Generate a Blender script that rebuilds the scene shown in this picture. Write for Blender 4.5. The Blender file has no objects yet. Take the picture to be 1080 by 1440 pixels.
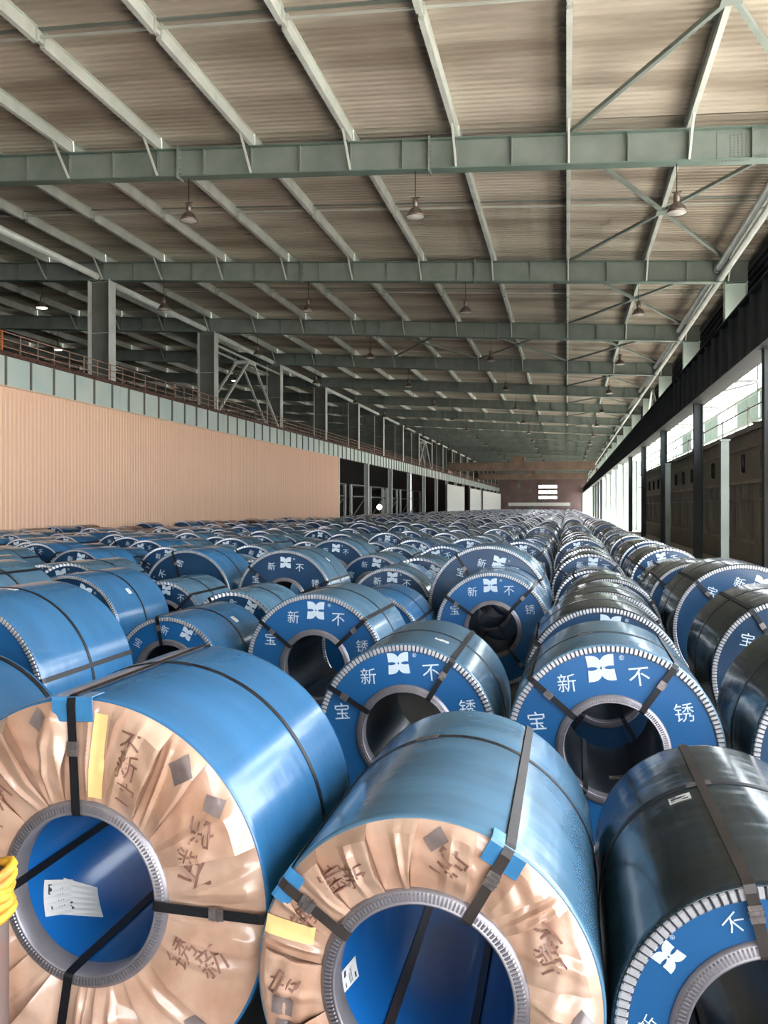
import bpy, bmesh, math, random
from math import sin, cos, pi, radians, atan2, hypot
from mathutils import Vector, Matrix
random.seed(7)
SC = bpy.context.scene
COL = SC.collection

# ------------------------------------------------------------------ camera
H = 2.2                      # eye height
YAW = radians(13.15)
FPX = 1100.0
cam = bpy.data.cameras.new('camera')
cam.sensor_fit = 'HORIZONTAL'
cam.sensor_width = 36.0
cam.lens = 36.0 * FPX / 1080.0
cam.shift_y = -8.0 / 1080.0
cam.clip_start = 0.05
cam.clip_end = 900
cam_o = bpy.data.objects.new('camera', cam)
COL.objects.link(cam_o)
cam_o.location = (0, 0, H)
cam_o.rotation_euler = (radians(90), 0, YAW)
SC.camera = cam_o

# ------------------------------------------------------------------ world, lights, exposure
W = bpy.data.worlds.new('sky')
SC.world = W
W.use_nodes = True
wn = W.node_tree
wn.nodes.clear()
w_out = wn.nodes.new('ShaderNodeOutputWorld')
w_bg = wn.nodes.new('ShaderNodeBackground')
w_tc = wn.nodes.new('ShaderNodeTexCoord')
w_sep = wn.nodes.new('ShaderNodeSeparateXYZ')
w_ramp = wn.nodes.new('ShaderNodeValToRGB')
wn.links.new(w_tc.outputs['Generated'], w_sep.inputs[0])
wn.links.new(w_sep.outputs['Z'], w_ramp.inputs[0])
w_ramp.color_ramp.elements[0].position = 0.0
w_ramp.color_ramp.elements[0].color = (0.95, 0.97, 1.0, 1)
w_ramp.color_ramp.elements[1].position = 0.7
w_ramp.color_ramp.elements[1].color = (0.66, 0.80, 1.0, 1)
wn.links.new(w_ramp.outputs[0], w_bg.inputs['Color'])
w_bg.inputs['Strength'].default_value = 10.5
wn.links.new(w_bg.outputs[0], w_out.inputs[0])

SUN = bpy.data.lights.new('sun', 'SUN')
SUN.energy = 31.0
SUN.angle = radians(3)
SUN.color = (1.0, 0.93, 0.83)
sun_o = bpy.data.objects.new('sun', SUN)
COL.objects.link(sun_o)
sun_dir = Vector((0.46, -0.12, 0.88)).normalized()      # towards the sun: high over the open right side
sun_o.rotation_euler = sun_dir.to_track_quat('Z', 'Y').to_euler()
sun_o.location = (20, -60, 40)

def portal(name, loc, target, sx, sy):
    l = bpy.data.lights.new(name, 'AREA')
    l.shape = 'RECTANGLE'
    l.size = sx
    l.size_y = sy
    l.cycles.is_portal = True
    o = bpy.data.objects.new(name, l)
    COL.objects.link(o)
    o.location = loc
    d = Vector(target) - Vector(loc)
    o.rotation_euler = d.to_track_quat('-Z', 'Y').to_euler()
    return o
portal('portal_side_near', (10.9, -16, 6.1), (0, -16, 6.1), 72, 12.2)
portal('portal_side_far', (10.9, 142, 5.6), (0, 142, 5.6), 244, 11.2)
portal('portal_end', (0, -50.5, 7), (0, 0, 7), 23, 14)

SC.view_settings.view_transform = 'Standard'
SC.view_settings.look = 'None'
SC.view_settings.exposure = 0.0
SC.view_settings.gamma = 1.0
SC.view_settings.use_curve_mapping = False
SC.cycles.use_denoising = True
SC.cycles.max_bounces = 8
SC.cycles.diffuse_bounces = 5
SC.cycles.glossy_bounces = 3
SC.cycles.transmission_bounces = 2
SC.cycles.sample_clamp_indirect = 6.0
SC.cycles.caustics_reflective = False
SC.cycles.caustics_refractive = False

# ------------------------------------------------------------------ materials
def lin(c):
    return tuple(((v / 255.0) / 12.92 if v / 255.0 <= 0.04045 else (((v / 255.0) + 0.055) / 1.055) ** 2.4) for v in c)

MATS = {}
def mat(name, rgb, rough=0.5, metal=0.0, var=0.15, scale=3.0, bump=0.0, bscale=20.0, stretch=(1, 1, 1),
        coat=0.0, rnd=0.0, rgb2=None, spec=0.5, emit=0.0, detail=4.0, broad=0.0, broadscale=1.5):
    m = bpy.data.materials.new(name)
    m.use_nodes = True
    nt = m.node_tree
    p = nt.nodes['Principled BSDF']
    base = lin(rgb)
    tc = nt.nodes.new('ShaderNodeTexCoord')
    mp = nt.nodes.new('ShaderNodeMapping')
    mp.inputs['Scale'].default_value = stretch
    nt.links.new(tc.outputs['Object'], mp.inputs[0])
    nz = nt.nodes.new('ShaderNodeTexNoise')
    nz.inputs['Scale'].default_value = scale
    nz.inputs['Detail'].default_value = detail
    nt.links.new(mp.outputs[0], nz.inputs['Vector'])
    rp = nt.nodes.new('ShaderNodeValToRGB')
    other = lin(rgb2) if rgb2 else tuple(v * (1 - var * 2) for v in base)
    rp.color_ramp.elements[0].position = 0.35
    rp.color_ramp.elements[0].color = (*other, 1)
    rp.color_ramp.elements[1].position = 0.62
    rp.color_ramp.elements[1].color = (*base, 1)
    nt.links.new(nz.outputs['Fac'], rp.inputs[0])
    src = rp.outputs[0]
    if rnd:
        oi = nt.nodes.new('ShaderNodeObjectInfo')
        hs = nt.nodes.new('ShaderNodeHueSaturation')
        mr = nt.nodes.new('ShaderNodeMapRange')
        mr.inputs['To Min'].default_value = 1 - rnd
        mr.inputs['To Max'].default_value = 1 + rnd * 0.6
        nt.links.new(oi.outputs['Random'], mr.inputs['Value'])
        nt.links.new(mr.outputs[0], hs.inputs['Value'])
        nt.links.new(src, hs.inputs['Color'])
        src = hs.outputs[0]
    nt.links.new(src, p.inputs['Base Color'])
    p.inputs['Roughness'].default_value = rough
    p.inputs['Metallic'].default_value = metal
    p.inputs['Specular IOR Level'].default_value = spec
    if coat:
        p.inputs['Coat Weight'].default_value = coat
        p.inputs['Coat Roughness'].default_value = 0.12
    last = None
    if broad:
        n3 = nt.nodes.new('ShaderNodeTexNoise')
        n3.inputs['Scale'].default_value = broadscale
        n3.inputs['Detail'].default_value = 2.0
        nt.links.new(mp.outputs[0], n3.inputs['Vector'])
        b0 = nt.nodes.new('ShaderNodeBump')
        b0.inputs['Strength'].default_value = broad
        b0.inputs['Distance'].default_value = 0.05
        nt.links.new(n3.outputs['Fac'], b0.inputs['Height'])
        last = b0.outputs[0]
    if bump:
        n2 = nt.nodes.new('ShaderNodeTexNoise')
        n2.inputs['Scale'].default_value = bscale
        n2.inputs['Detail'].default_value = 3.0
        nt.links.new(mp.outputs[0], n2.inputs['Vector'])
        b = nt.nodes.new('ShaderNodeBump')
        b.inputs['Strength'].default_value = bump
        b.inputs['Distance'].default_value = 0.01
        nt.links.new(n2.outputs['Fac'], b.inputs['Height'])
        if last:
            nt.links.new(last, b.inputs['Normal'])
        last = b.outputs[0]
    if last:
        nt.links.new(last, p.inputs['Normal'])
    if emit:
        p.inputs['Emission Color'].default_value = (*base, 1)
        p.inputs['Emission Strength'].default_value = emit
    MATS[name] = m
    return m

mat('film_blue', (50, 108, 152), 0.24, var=0.10, scale=1.6, bump=0.12, bscale=5, stretch=(1, 3, 1), coat=0.45, rnd=0.22, broad=0.10, broadscale=2.2)
mat('film_steel_blue', (84, 122, 146), 0.24, var=0.14, scale=1.6, stretch=(1, 3, 1), coat=0.5, rnd=0.25, broad=0.12, broadscale=2.2)
mat('film_dark', (24, 46, 56), 0.22, var=0.2, scale=2.2, bump=0.35, bscale=4, stretch=(1, 2, 1), coat=0.7, rnd=0.2, broad=0.30, broadscale=2.6)
mat('film_maroon', (88, 62, 60), 0.35, var=0.2, scale=2.2, bump=0.3, bscale=4, coat=0.3, rnd=0.2)
mat('face_blue', (24, 92, 146), 0.42, var=0.05, scale=2.0, bump=0.03, bscale=5, coat=0.1, rnd=0.12)
mat('face_blue_dim', (28, 66, 100), 0.34, var=0.10, scale=2.0, bump=0.05, bscale=5, coat=0.25, rnd=0.25)  # darker copy of the face blue, paints in light falloff down the hall
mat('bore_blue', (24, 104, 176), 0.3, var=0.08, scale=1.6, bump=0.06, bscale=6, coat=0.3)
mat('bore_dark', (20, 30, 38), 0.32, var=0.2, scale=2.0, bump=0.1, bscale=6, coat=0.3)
mat('ring_metal', (222, 220, 222), 0.32, metal=0.55, var=0.10, scale=5)
mat('ring_gap_shade', (70, 68, 74), 0.5, metal=0.3, var=0.12, scale=6)  # dark copy of the ring metal, paints shade between the teeth
mat('ring_grey', (158, 152, 156), 0.36, metal=0.6, var=0.12, scale=6)
mat('strap_black', (22, 22, 26), 0.42, var=0.2, scale=8)
mat('strap_worn', (62, 54, 50), 0.38, var=0.2, scale=6)
mat('seal_metal', (150, 140, 136), 0.35, metal=0.7, var=0.2, scale=20, bump=0.3, bscale=60)
mat('kraft', (208, 172, 148), 0.30, var=0.10, scale=4.0, bump=0.3, bscale=16, coat=0.9, rnd=0.10, rgb2=(186, 144, 118), broad=0.35, broadscale=5)
mat('kraft_print', (146, 106, 90), 0.5, var=0.1, scale=10)
mat('film_grey', (140, 124, 120), 0.25, var=0.15, scale=10, coat=0.5)
mat('tape_yellow', (240, 208, 138), 0.45, var=0.05, scale=10)
mat('pad_blue', (66, 134, 184), 0.25, var=0.1, scale=10, coat=0.5)
mat('white_print', (206, 220, 230), 0.5, var=0.03, scale=5)
mat('label_white', (236, 234, 226), 0.55, var=0.03, scale=10)
mat('label_ink', (70, 66, 70), 0.6, var=0.1, scale=10)
mat('paint_beam', (134, 142, 136), 0.55, var=0.10, scale=0.9, bump=0.05, bscale=10, rgb2=(118, 128, 121))
mat('paint_flange', (112, 130, 122), 0.55, var=0.10, scale=0.9)
mat('paint_purlin', (206, 210, 202), 0.5, var=0.10, scale=1.2)
mat('paint_light', (205, 214, 205), 0.5, var=0.05, scale=0.7, rgb2=(188, 206, 200))
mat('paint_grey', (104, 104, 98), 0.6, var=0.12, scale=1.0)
mat('paint_dark_and_shade', (62, 68, 70), 0.6, var=0.25, scale=1.2, stretch=(1, 3, 0.4))
mat('rust_brown', (98, 66, 54), 0.75, var=0.25, scale=2.5)
mat('rail_pink', (176, 142, 124), 0.6, var=0.2, scale=2)
mat('rail_orange', (222, 120, 60), 0.6, var=0.15, scale=2)
mat('deck_beige', (198, 188, 174), 0.7, var=0.12, scale=0.45, rgb2=(150, 138, 124), stretch=(0.25, 1.6, 1), detail=5)
mat('salmon_clad', (246, 206, 176), 0.6, var=0.04, scale=0.4, rgb2=(238, 196, 164), stretch=(1, 1, 0.3))
mat('trim_cream', (226, 206, 176), 0.6, var=0.05, scale=1)
mat('wall_dark', (58, 56, 52), 0.75, var=0.2, scale=0.6)
mat('facade_brown', (150, 142, 132), 0.7, var=0.12, scale=0.7, rgb2=(126, 132, 120))
mat('facade_frame', (168, 162, 150), 0.6, var=0.15, scale=1)
mat('glass_dark', (44, 48, 46), 0.15, var=0.2, scale=1)
mat('concrete', (78, 75, 70), 0.8, var=0.12, scale=0.4, rgb2=(64, 60, 57), bump=0.1, bscale=12)
mat('bounce_concrete', (206, 200, 188), 0.85, var=0.05, scale=0.3, bump=0.1, bscale=8)
mat('white_clad', (214, 214, 204), 0.6, var=0.05, scale=0.6)
mat('mint_panel', (196, 224, 214), 0.4, var=0.05, scale=0.6)
mat('crane_orange', (134, 110, 94), 0.6, var=0.15, scale=0.6)
mat('end_wall', (112, 92, 90), 0.8, var=0.12, scale=0.3)
mat('lamp_shell', (120, 106, 96), 0.3, metal=0.5, var=0.2, scale=10)
mat('lamp_glass', (230, 224, 214), 0.2, var=0.02, scale=10)
mat('lamp_lit', (255, 250, 240), 0.4, var=0.0, scale=1, emit=9.0)
mat('post_rust', (92, 84, 78), 0.7, var=0.3, scale=9, rgb2=(108, 78, 68), bump=0.3, bscale=30)
mat('cord_yellow', (232, 176, 44), 0.6, var=0.15, scale=14, rgb2=(196, 128, 60), bump=0.5, bscale=40)
mat('clothes_dark', (34, 34, 40), 0.8, var=0.1, scale=5)
mat('skin', (170, 120, 96), 0.6, var=0.05, scale=5)

# ------------------------------------------------------------------ mesh helpers
class MB:
    def __init__(s):
        s.v = []; s.f = []; s.sm = []; s.mi = []
    def add(s, vs, fs, smooth=False, mi=0):
        b = len(s.v)
        s.v.extend(vs)
        for f in fs:
            s.f.append(tuple(b + i for i in f)); s.sm.append(smooth); s.mi.append(mi)
    def box(s, x0, x1, y0, y1, z0, z1, mi=0):
        s.hexa([(x0, y0, z0), (x1, y0, z0), (x1, y1, z0), (x0, y1, z0), (x0, y0, z1), (x1, y0, z1), (x1, y1, z1), (x0, y1, z1)], mi)
    def hexa(s, p, mi=0):
        s.add(p, [(0, 3, 2, 1), (4, 5, 6, 7), (0, 1, 5, 4), (1, 2, 6, 5), (2, 3, 7, 6), (3, 0, 4, 7)], False, mi)
    def slab(s, x0, x1, y0, y1, f0, f1, mi=0):          # bottom and top follow functions of x
        s.hexa([(x0, y0, f0(x0)), (x1, y0, f0(x1)), (x1, y1, f0(x1)), (x0, y1, f0(x0)),
                (x0, y0, f1(x0)), (x1, y0, f1(x1)), (x1, y1, f1(x1)), (x0, y1, f1(x0))], mi)
    def bar(s, a, b, w, h=None, n=4, mi=0):
        a = Vector(a); b = Vector(b); h = h or w
        d = (b - a).normalized()
        up = Vector((0, 0, 1)) if abs(d.z) < 0.95 else Vector((1, 0, 0))
        sx = d.cross(up).normalized(); sz = sx.cross(d).normalized()
        vs = []
        for c in (a, b):
            for k in range(n):
                t = 2 * pi * (k + 0.5) / n
                q = 1.41421 / 2 if n == 4 else 0.5
                vs.append(tuple(c + sx * cos(t) * w * q + sz * sin(t) * h * q))
        fs = [tuple(range(n - 1, -1, -1)), tuple(range(n, 2 * n))]
        s.add(vs, fs, False, mi)
        base = len(s.v) - 2 * n
        for k in range(n):
            k2 = (k + 1) % n
            s.f.append((base + k, base + k2, base + n + k2, base + n + k)); s.sm.append(n > 6); s.mi.append(mi)
    def lathe(s, prof, n, axis='y', c=(0, 0, 0), smooth=True, mi=0, closed=False, t0=0.0, t1=2 * pi):
        full = abs((t1 - t0) - 2 * pi) < 1e-6
        m = n if full else n + 1
        vs = []
        for (r, a) in prof:
            for k in range(m):
                t = t0 + (t1 - t0) * k / n
                if axis == 'y':
                    vs.append((c[0] + r * sin(t), c[1] + a, c[2] + r * cos(t)))
                else:
                    vs.append((c[0] + r * cos(t), c[1] + r * sin(t), c[2] + a))
        fs = []
        for i in range(len(prof) - 1 + (1 if closed else 0)):
            i2 = (i + 1) % len(prof)
            for k in range(n):
                k2 = (k + 1) % m if full else k + 1
                fs.append((i * m + k, i * m + k2, i2 * m + k2, i2 * m + k))
        s.add(vs, fs, smooth, mi)
    def mesh(s, name, mats):
        me = bpy.data.meshes.new(name)
        me.from_pydata(s.v, [], s.f)
        for m in (mats if isinstance(mats, (list, tuple)) else [mats]):
            me.materials.append(MATS[m])
        me.polygons.foreach_set('use_smooth', s.sm)
        me.polygons.foreach_set('material_index', s.mi)
        me.update()
        return me

def link(name, me, parent=None, loc=None, rot=None):
    o = bpy.data.objects.new(name, me)
    COL.objects.link(o)
    if parent: o.parent = parent
    if loc: o.location = loc
    if rot: o.rotation_euler = rot
    return o
def thing(name, label, cat, loc=(0, 0, 0), rz=0.0, group=None):
    o = bpy.data.objects.new(name, None)
    o.empty_display_size = 0.2
    COL.objects.link(o)
    o.location = loc; o.rotation_euler = (0, 0, rz)
    return tag(o, label, cat, group)
def tag(o, label, cat, group=None):
    o['label'] = label; o['category'] = cat
    if group: o['group'] = group
    return o
def struct(o, label=None, cat=None):
    o['kind'] = 'structure'
    if label: o['label'] = label
    if cat: o['category'] = cat
    return o
CACHE = {}
def cached(key, fn):
    if key not in CACHE: CACHE[key] = fn()
    return CACHE[key]

# glyphs of the lettering (outlines of Blender's built-in font), centred, about 1 high
def glyph(ch):
    def make():
        cu = bpy.data.curves.new('t', 'FONT')
        cu.body = ch; cu.size = 1.0; cu.resolution_u = 2
        cu.align_x = 'CENTER'
        o = bpy.data.objects.new('t', cu)
        COL.objects.link(o)
        dg = bpy.context.evaluated_depsgraph_get()
        me = o.evaluated_get(dg).to_mesh()
        vs = [tuple(v.co[:2]) for v in me.vertices]
        fs = [tuple(p.vertices) for p in me.polygons]
        o.evaluated_get(dg).to_mesh_clear()
        bpy.data.objects.remove(o); bpy.data.curves.remove(cu)
        xs = [a for a, b in vs]; ys = [b for a, b in vs]
        cx = (min(xs) + max(xs)) / 2; cy = (min(ys) + max(ys)) / 2
        hh = max(max(ys) - min(ys), 1e-3)
        k = 1.0 / hh if hh > 0.3 else 1.0
        return [((a - cx) * k, (b - cy) * k) for a, b in vs], fs
    return cached(('glyph', ch), make)

def logo_shape():
    # four petals forming an X with slits at the left and right and notches above and below
    vs = []; fs = []
    q = [(1.0, 1.0), (0.62, 1.0), (0.34, 0.93), (0.13, 0.78), (0.0, 0.58), (0.0, 0.15), (0.09, 0.0), (0.22, 0.0), (0.36, 0.10), (0.64, 0.15), (0.93, 0.12)]
    for sx in (1, -1):
        for sy in (1, -1):
            b = len(vs)
            pts = [(sx * a * 0.52, sy * c * 0.5) for a, c in q]
            vs += pts
            idx = list(range(b, b + len(q)))
            if sx * sy < 0: idx.reverse()
            fs.append(tuple(idx))
    return vs, fs

def put2d(mb, shape, size, rc, ang, yf, rot=0.0, mi=0, hf=None):
    """places a flat shape on the disc: centre at radius rc, clockwise angle ang from the top, turned by rot (clockwise)"""
    vs, fs = shape
    cx = rc * sin(ang); cz = rc * cos(ang)
    out = []
    for a, b in vs:
        a *= size; b *= size
        x = cx + a * cos(rot) + b * sin(rot)
        z = cz - a * sin(rot) + b * cos(rot)
        y = yf if hf is None else hf(hypot(x, z), atan2(x, z)) + yf
        out.append((x, y, z))
    mb.add(out, fs, False, mi)

# ------------------------------------------------------------------ coil parts (local: axis +Y, front face at y=0, centre at z=0)
RI, RO = 0.303, 0.352          # bore radius, outer radius of the eye ring

def m_wrap(R, w, n, matn, lip=0.012):
    mb = MB()
    mb.lathe([(R - 0.030, 0.022), (R - 0.016, -0.002), (R - 0.006, -0.006), (R, 0.006), (R + 0.001, 0.02), (R + 0.002, w * 0.5), (R + 0.001, w - 0.02), (R, w - 0.004), (R - 0.008, w)], n)
    mb.lathe([(R - 0.008, w), (RI + 0.02, w)], n, smooth=False)
    return mb.mesh('wrap', matn)
def m_face(R, n, matn):
    mb = MB()
    mb.lathe([(RI + 0.01, 0.006), (R - 0.02, 0.006)], n, smooth=False)
    return mb.mesh('face_panel', matn)
def m_ring(R, teeth, wid, pitch_fill, matn, near):
    mb = MB()
    r0, r1 = R - wid - 0.006, R - 0.008
    if near:
        mb.lathe([(r0, 0.004), (r0, 0.001), (r1, 0.001)], teeth, smooth=False, mi=1)
        mb.lathe([(r1 - 0.002, -0.002), (r1 + 0.004, -0.002), (r1 + 0.006, 0.006)], teeth, smooth=False)
        for k in range(teeth):
            t = 2 * pi * k / teeth
            h = pi / teeth * pitch_fill
            pts = []
            for (rr, yy, hh) in ((r0 + 0.002, -0.003, h), (r0 + 0.008, -0.009, h * 0.75), (r1 - 0.008, -0.009, h * 0.8), (r1 + 0.001, -0.002, h)):
                for sg in (-1, 1):
                    pts.append((rr * sin(t + sg * hh), yy, rr * cos(t + sg * hh)))
            mb.add(pts, [(0, 1, 3, 2), (2, 3, 5, 4), (4, 5, 7, 6)], False)
            # flanks
            b = []
            for (rr, hh) in ((r0 + 0.006, h), (r1 - 0.006, h)):
                for sg in (-1, 1):
                    b.append((rr * sin(t + sg * hh * 1.1), 0.0, rr * cos(t + sg * hh * 1.1)))
            mb.add([pts[2], pts[4], b[0], b[2]], [(0, 1, 3, 2)], False)
            mb.add([pts[3], pts[5], b[1], b[3]], [(0, 2, 3, 1)], False)
    else:
        vs = []; fs = []
        n2 = teeth * 2
        for k in range(n2):
            t = 2 * pi * k / n2
            y = -0.007 if k % 2 else 0.002
            for rr in (r0, r1): vs.append((rr * sin(t), y, rr * cos(t)))
        for k in range(n2):
            a = 2 * k; b = 2 * ((k + 1) % n2)
            fs.append((a, b, b + 1, a + 1))
        mb.add(vs, fs, False)
    return mb.mesh('outer_ring', [matn, 'ring_gap_shade'])
def m_inner(near, matn):
    mb = MB()
    n = 96 if near else 36
    mb.lathe([(RI - 0.004, 0.075), (RI - 0.004, -0.008), (RI + 0.002, -0.014), (RI + 0.006, -0.010), (RO - 0.012, -0.008), (RO, 0.0), (RO, 0.008)], n)
    if near:
        T = 150
        for k in range(T):
            t = 2 * pi * k / T; h = pi / T * 0.5
            pts = []
            for rr, yy in ((RI + 0.008, -0.0095), (RI + 0.012, -0.0145), (RO - 0.018, -0.0135), (RO - 0.012, -0.008)):
                for sg in (-1, 1): pts.append((rr * sin(t + sg * h), yy, rr * cos(t + sg * h)))
            mb.add(pts, [(0, 1, 3, 2), (2, 3, 5, 4), (4, 5, 7, 6)], False)
    return mb.mesh('eye_ring', matn)
def m_bore(w, n, matn):
    mb = MB()
    mb.lathe([(RI, 0.0), (RI, w)], n)
    mb.lathe([(RI + 0.012, w), (RI + 0.012, 0.02)], n)
    mb.lathe([(RI, w), (RI + 0.03, w)], n)
    return mb.mesh('bore_lining', matn)
def m_girth(R, y, n, wd=0.03, matn='strap_black'):
    mb = MB()
    mb.lathe([(R + 0.001, y - wd / 2), (R + 0.0055, y - wd / 2), (R + 0.0055, y + wd / 2), (R + 0.001, y + wd / 2)], n, smooth=False)
    return mb.mesh('girth_strap', matn)
def strap_into(mb, ang, R, w, yf=-0.016, wd=0.034, mi=0):
    rb = RI - 0.006; ro = R + 0.008
    path = [(rb, w + 0.01), (rb, 0.02), (rb + 0.004, yf + 0.004), (rb + 0.014, yf), (ro - 0.03, yf), (ro - 0.006, yf + 0.006), (ro, yf + 0.03), (ro, w - 0.02), (ro - 0.004, w + 0.008), (ro - 0.02, w + 0.012)]
    S = sin(ang); C = cos(ang)
    th = 0.0025
    # offset along the path normal
    pts = []
    for i, (r, y) in enumerate(path):
        r0, y0 = path[(i - 1) % len(path)]; r1, y1 = path[(i + 1) % len(path)]
        dr, dy = r1 - r0, y1 - y0
        L = hypot(dr, dy) or 1
        nr, ny = dy / L, -dr / L
        pts.append(((r, y), (r + nr * th, y + ny * th)))
    vs = []
    for (a, b) in pts:
        for (r, y) in (a, b):
            for sg in (-1, 1):
                h = wd / 2 * sg
                vs.append((r * S + h * C, y, r * C - h * S))
    fs = []
    m = len(path)
    for i in range(m):
        a = 4 * i; b = 4 * ((i + 1) % m)
        fs += [(a + 2, a + 3, b + 3, b + 2), (a, b, b + 1, a + 1), (a, a + 2, b + 2, b), (a + 1, b + 1, b + 3, a + 3)]
    mb.add(vs, fs, False, mi)
def m_strap(ang, R, w, yf, matn, wd=0.034):
    mb = MB(); strap_into(mb, ang, R, w, yf, wd); return mb.mesh('eye_strap', matn)
def m_seal(ang, rc, yf, L=0.055, wd=0.042):
    mb = MB()
    S = sin(ang); C = cos(ang)
    def P(r, h, y): return (r * S + h * C, y, r * C - h * S)
    for (r0, r1, e) in ((rc - L / 2, rc + L / 2, 0.0), (rc - L * 0.2, rc - L * 0.12, 0.003), (rc + L * 0.12, rc + L * 0.2, 0.003)):
        p = []
        for y in (yf - 0.008 - e, yf + 0.004):
            for r in (r0, r1):
                for h in (-wd / 2 - e, wd / 2 + e): p.append(P(r, h, y))
        mb.add(p, [(0, 1, 3, 2), (4, 6, 7, 5), (0, 4, 5, 1), (2, 3, 7, 6), (0, 2, 6, 4), (1, 5, 7, 3)], False)
    return mb.mesh('strap_seal', 'seal_metal')
LNAMES = ['printed_character'] * 4 + ['emblem', 'registered_mark']
def m_letters(R, roll, kern=1.0, only=None):
    mb = MB()
    rc = RO + (R - 0.055 - RO) * 0.60
    band = R - 0.06 - RO
    cs = min(0.115, band * 0.5)
    ls = min(0.165, band * 0.66)
    st = 0.205 / rc * kern
    items = [('新', -1.15 * st), ('不', 1.15 * st), ('宝', -2.75 * st), ('锈', 2.85 * st)]
    for q, (ch, a) in enumerate(items):
        if only is None or only == q: put2d(mb, glyph(ch), cs, rc - 0.012, roll + a, 0.0035, rot=roll)
    if only is None or only == 4:
        put2d(mb, logo_shape(), ls, rc + 0.01, roll, 0.0035, rot=roll)
    if only is None or only == 5:
        put2d(mb, glyph('®'), cs * 0.27, rc + 0.01 + ls * 0.42, roll + ls * 0.70 / rc, 0.0035, rot=roll)
    me = mb.mesh('lettering', 'white_print')
    return me
def m_patch(R, phi, y, da, dy, tilt=0.0, out=0.004, inner=False, matn='label_white', ink=True):
    """a rectangular sticker bent onto the cylinder: phi clockwise from the top, y along the axis"""
    mb = MB()
    def P(u, v, off):
        a = u * cos(tilt) - v * sin(tilt); b = u * sin(tilt) + v * cos(tilt)
        r = R - out - off if inner else R + out + off
        t = phi + a / R
        return (r * sin(t), y + b, r * cos(t))
    def rect(u0, u1, v0, v1, off, mi):
        n = 6
        vs = []; fs = []
        for i in range(n + 1):
            u = u0 + (u1 - u0) * i / n
            vs += [P(u, v0, off), P(u, v1, off), P(u, v0, off - 0.0015), P(u, v1, off - 0.0015)]
        for i in range(n):
            a = 4 * i; b = a + 4
            fs += [(a, b, b + 1, a + 1), (a, a + 2, b + 2, b), (a + 1, b + 1, b + 3, a + 3)]
        fs += [(0, 1, 3, 2), (4 * n, 4 * n + 2, 4 * n + 3, 4 * n + 1)]
        mb.add(vs, fs, False, mi)
    rect(-da / 2, da / 2, -dy / 2, dy / 2, 0.0, 0)
    if ink:
        for (a, b, c, d) in ((-.4, -.15, .3, .38), (-.4, .3, .10, .12), (-.4, .25, .03, .05), (-.4, .1, -.05, -.03), (.1, .38, -.36, -.24), (-.4, -.2, -.30, -.26)):
            rect(a * da, b * da, c * dy, d * dy, 0.0012, 1)
    return mb.mesh('label_sticker', [matn, 'label_ink'])

# ---- kraft paper front: overlapping pleats
class Pleats:
    def __init__(p, seed, R, flat=(), N=18):
        rg = random.Random(seed)
        p.R = R; p.flat = flat; p.N = N
        a = rg.random() * 0.3
        p.th = [a + (i + rg.uniform(-0.30, 0.30)) * 2 * pi / N for i in range(N)]
        p.sk = [rg.uniform(-0.16, 0.20) for _ in range(N)]
        p.am = [rg.uniform(0.45, 1.25) for _ in range(N)]
        p.mid = [rg.uniform(0.3, 0.75) for _ in range(N)]
        p.kd = [rg.random() for _ in range(N)]
        p.ov = [rg.uniform(0.02, 0.05) for _ in range(N)]
    def bounds(p, i, s):
        j = (i + 1) % p.N
        b0 = p.th[i] + p.sk[i] * (s - 0.3)
        b1 = p.th[j] + p.sk[j] * (s - 0.3) + (2 * pi if j == 0 else 0)
        return b0, b1
    def flatten(p, t):
        k = 1.0
        for a in p.flat:
            d = abs((t - a + pi) % (2 * pi) - pi)
            if d < 0.13: k = min(k, min(1.0, max(0.0, (d - 0.05) / 0.08)) * 0.9 + 0.1)
        return k
    def h(p, i, u, s, t):
        e = s * (1 - s) * 4
        uu = min(u, 1.0)
        h = 0.052 * p.am[i] * uu ** 1.2 * (0.06 + 0.94 * min(1, s * 3.0)) * (1.0 if s < 0.86 else max(0.22, (1 - s) / 0.14))
        c = p.mid[i] + (s - 0.5) * (0.9 * p.kd[i] - 0.4)
        h += 0.016 * p.am[i] * max(0, 1 - abs(u - c) / 0.14) * e
        h += 0.004 * sin(19 * s + 5 * p.kd[i] + 7 * u) * e * p.kd[i]
        return -0.008 - 0.008 * e - h * p.flatten(t)
    def __call__(p, r, t):
        s = min(max((r - RO) / (p.R - RO), 0.0), 1.0)
        y = -0.008
        for i in range(p.N):
            b0, b1 = p.bounds(i, s)
            d = (t - b0) % (2 * pi)
            if d < b1 - b0 + p.ov[i] * s:
                y = min(y, p.h(i, d / (b1 - b0), s, t))
        return y
    def pleat(p, i):
        nu, nr = 44, 22
        vs = []; fs = []
        for j in range(nr + 1):
            s = j / nr
            r = RO - 0.012 + (p.R - 0.010 - RO + 0.012) * s
            b0, b1 = p.bounds(i, s)
            L = b1 - b0 + p.ov[i] * s
            for k in range(nu + 1):
                t = b0 + L * k / nu
                y = p.h(i, (t - b0) / (b1 - b0), s, t)
                if j == nr: y = -0.005
                vs.append((r * sin(t), y, r * cos(t)))
            t = b0 + L - 0.05 * s                                   # edge folded under
            vs.append((r * sin(t), y * 0.55 - 0.002, r * cos(t)))
        m = nu + 2
        for j in range(nr):
            for k in range(nu + 1):
                a = j * m + k
                fs.append((a, a + 1, a + m + 1, a + m))
        mb = MB(); mb.add(vs, fs, True)
        me = mb.mesh('pleat', 'kraft')
        bm = bmesh.new(); bm.from_mesh(me)
        for ed in bm.edges:
            if len(ed.link_faces) == 2 and ed.calc_face_angle(0) > 0.42: ed.smooth = False
        bm.to_mesh(me); bm.free()
        return me
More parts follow.
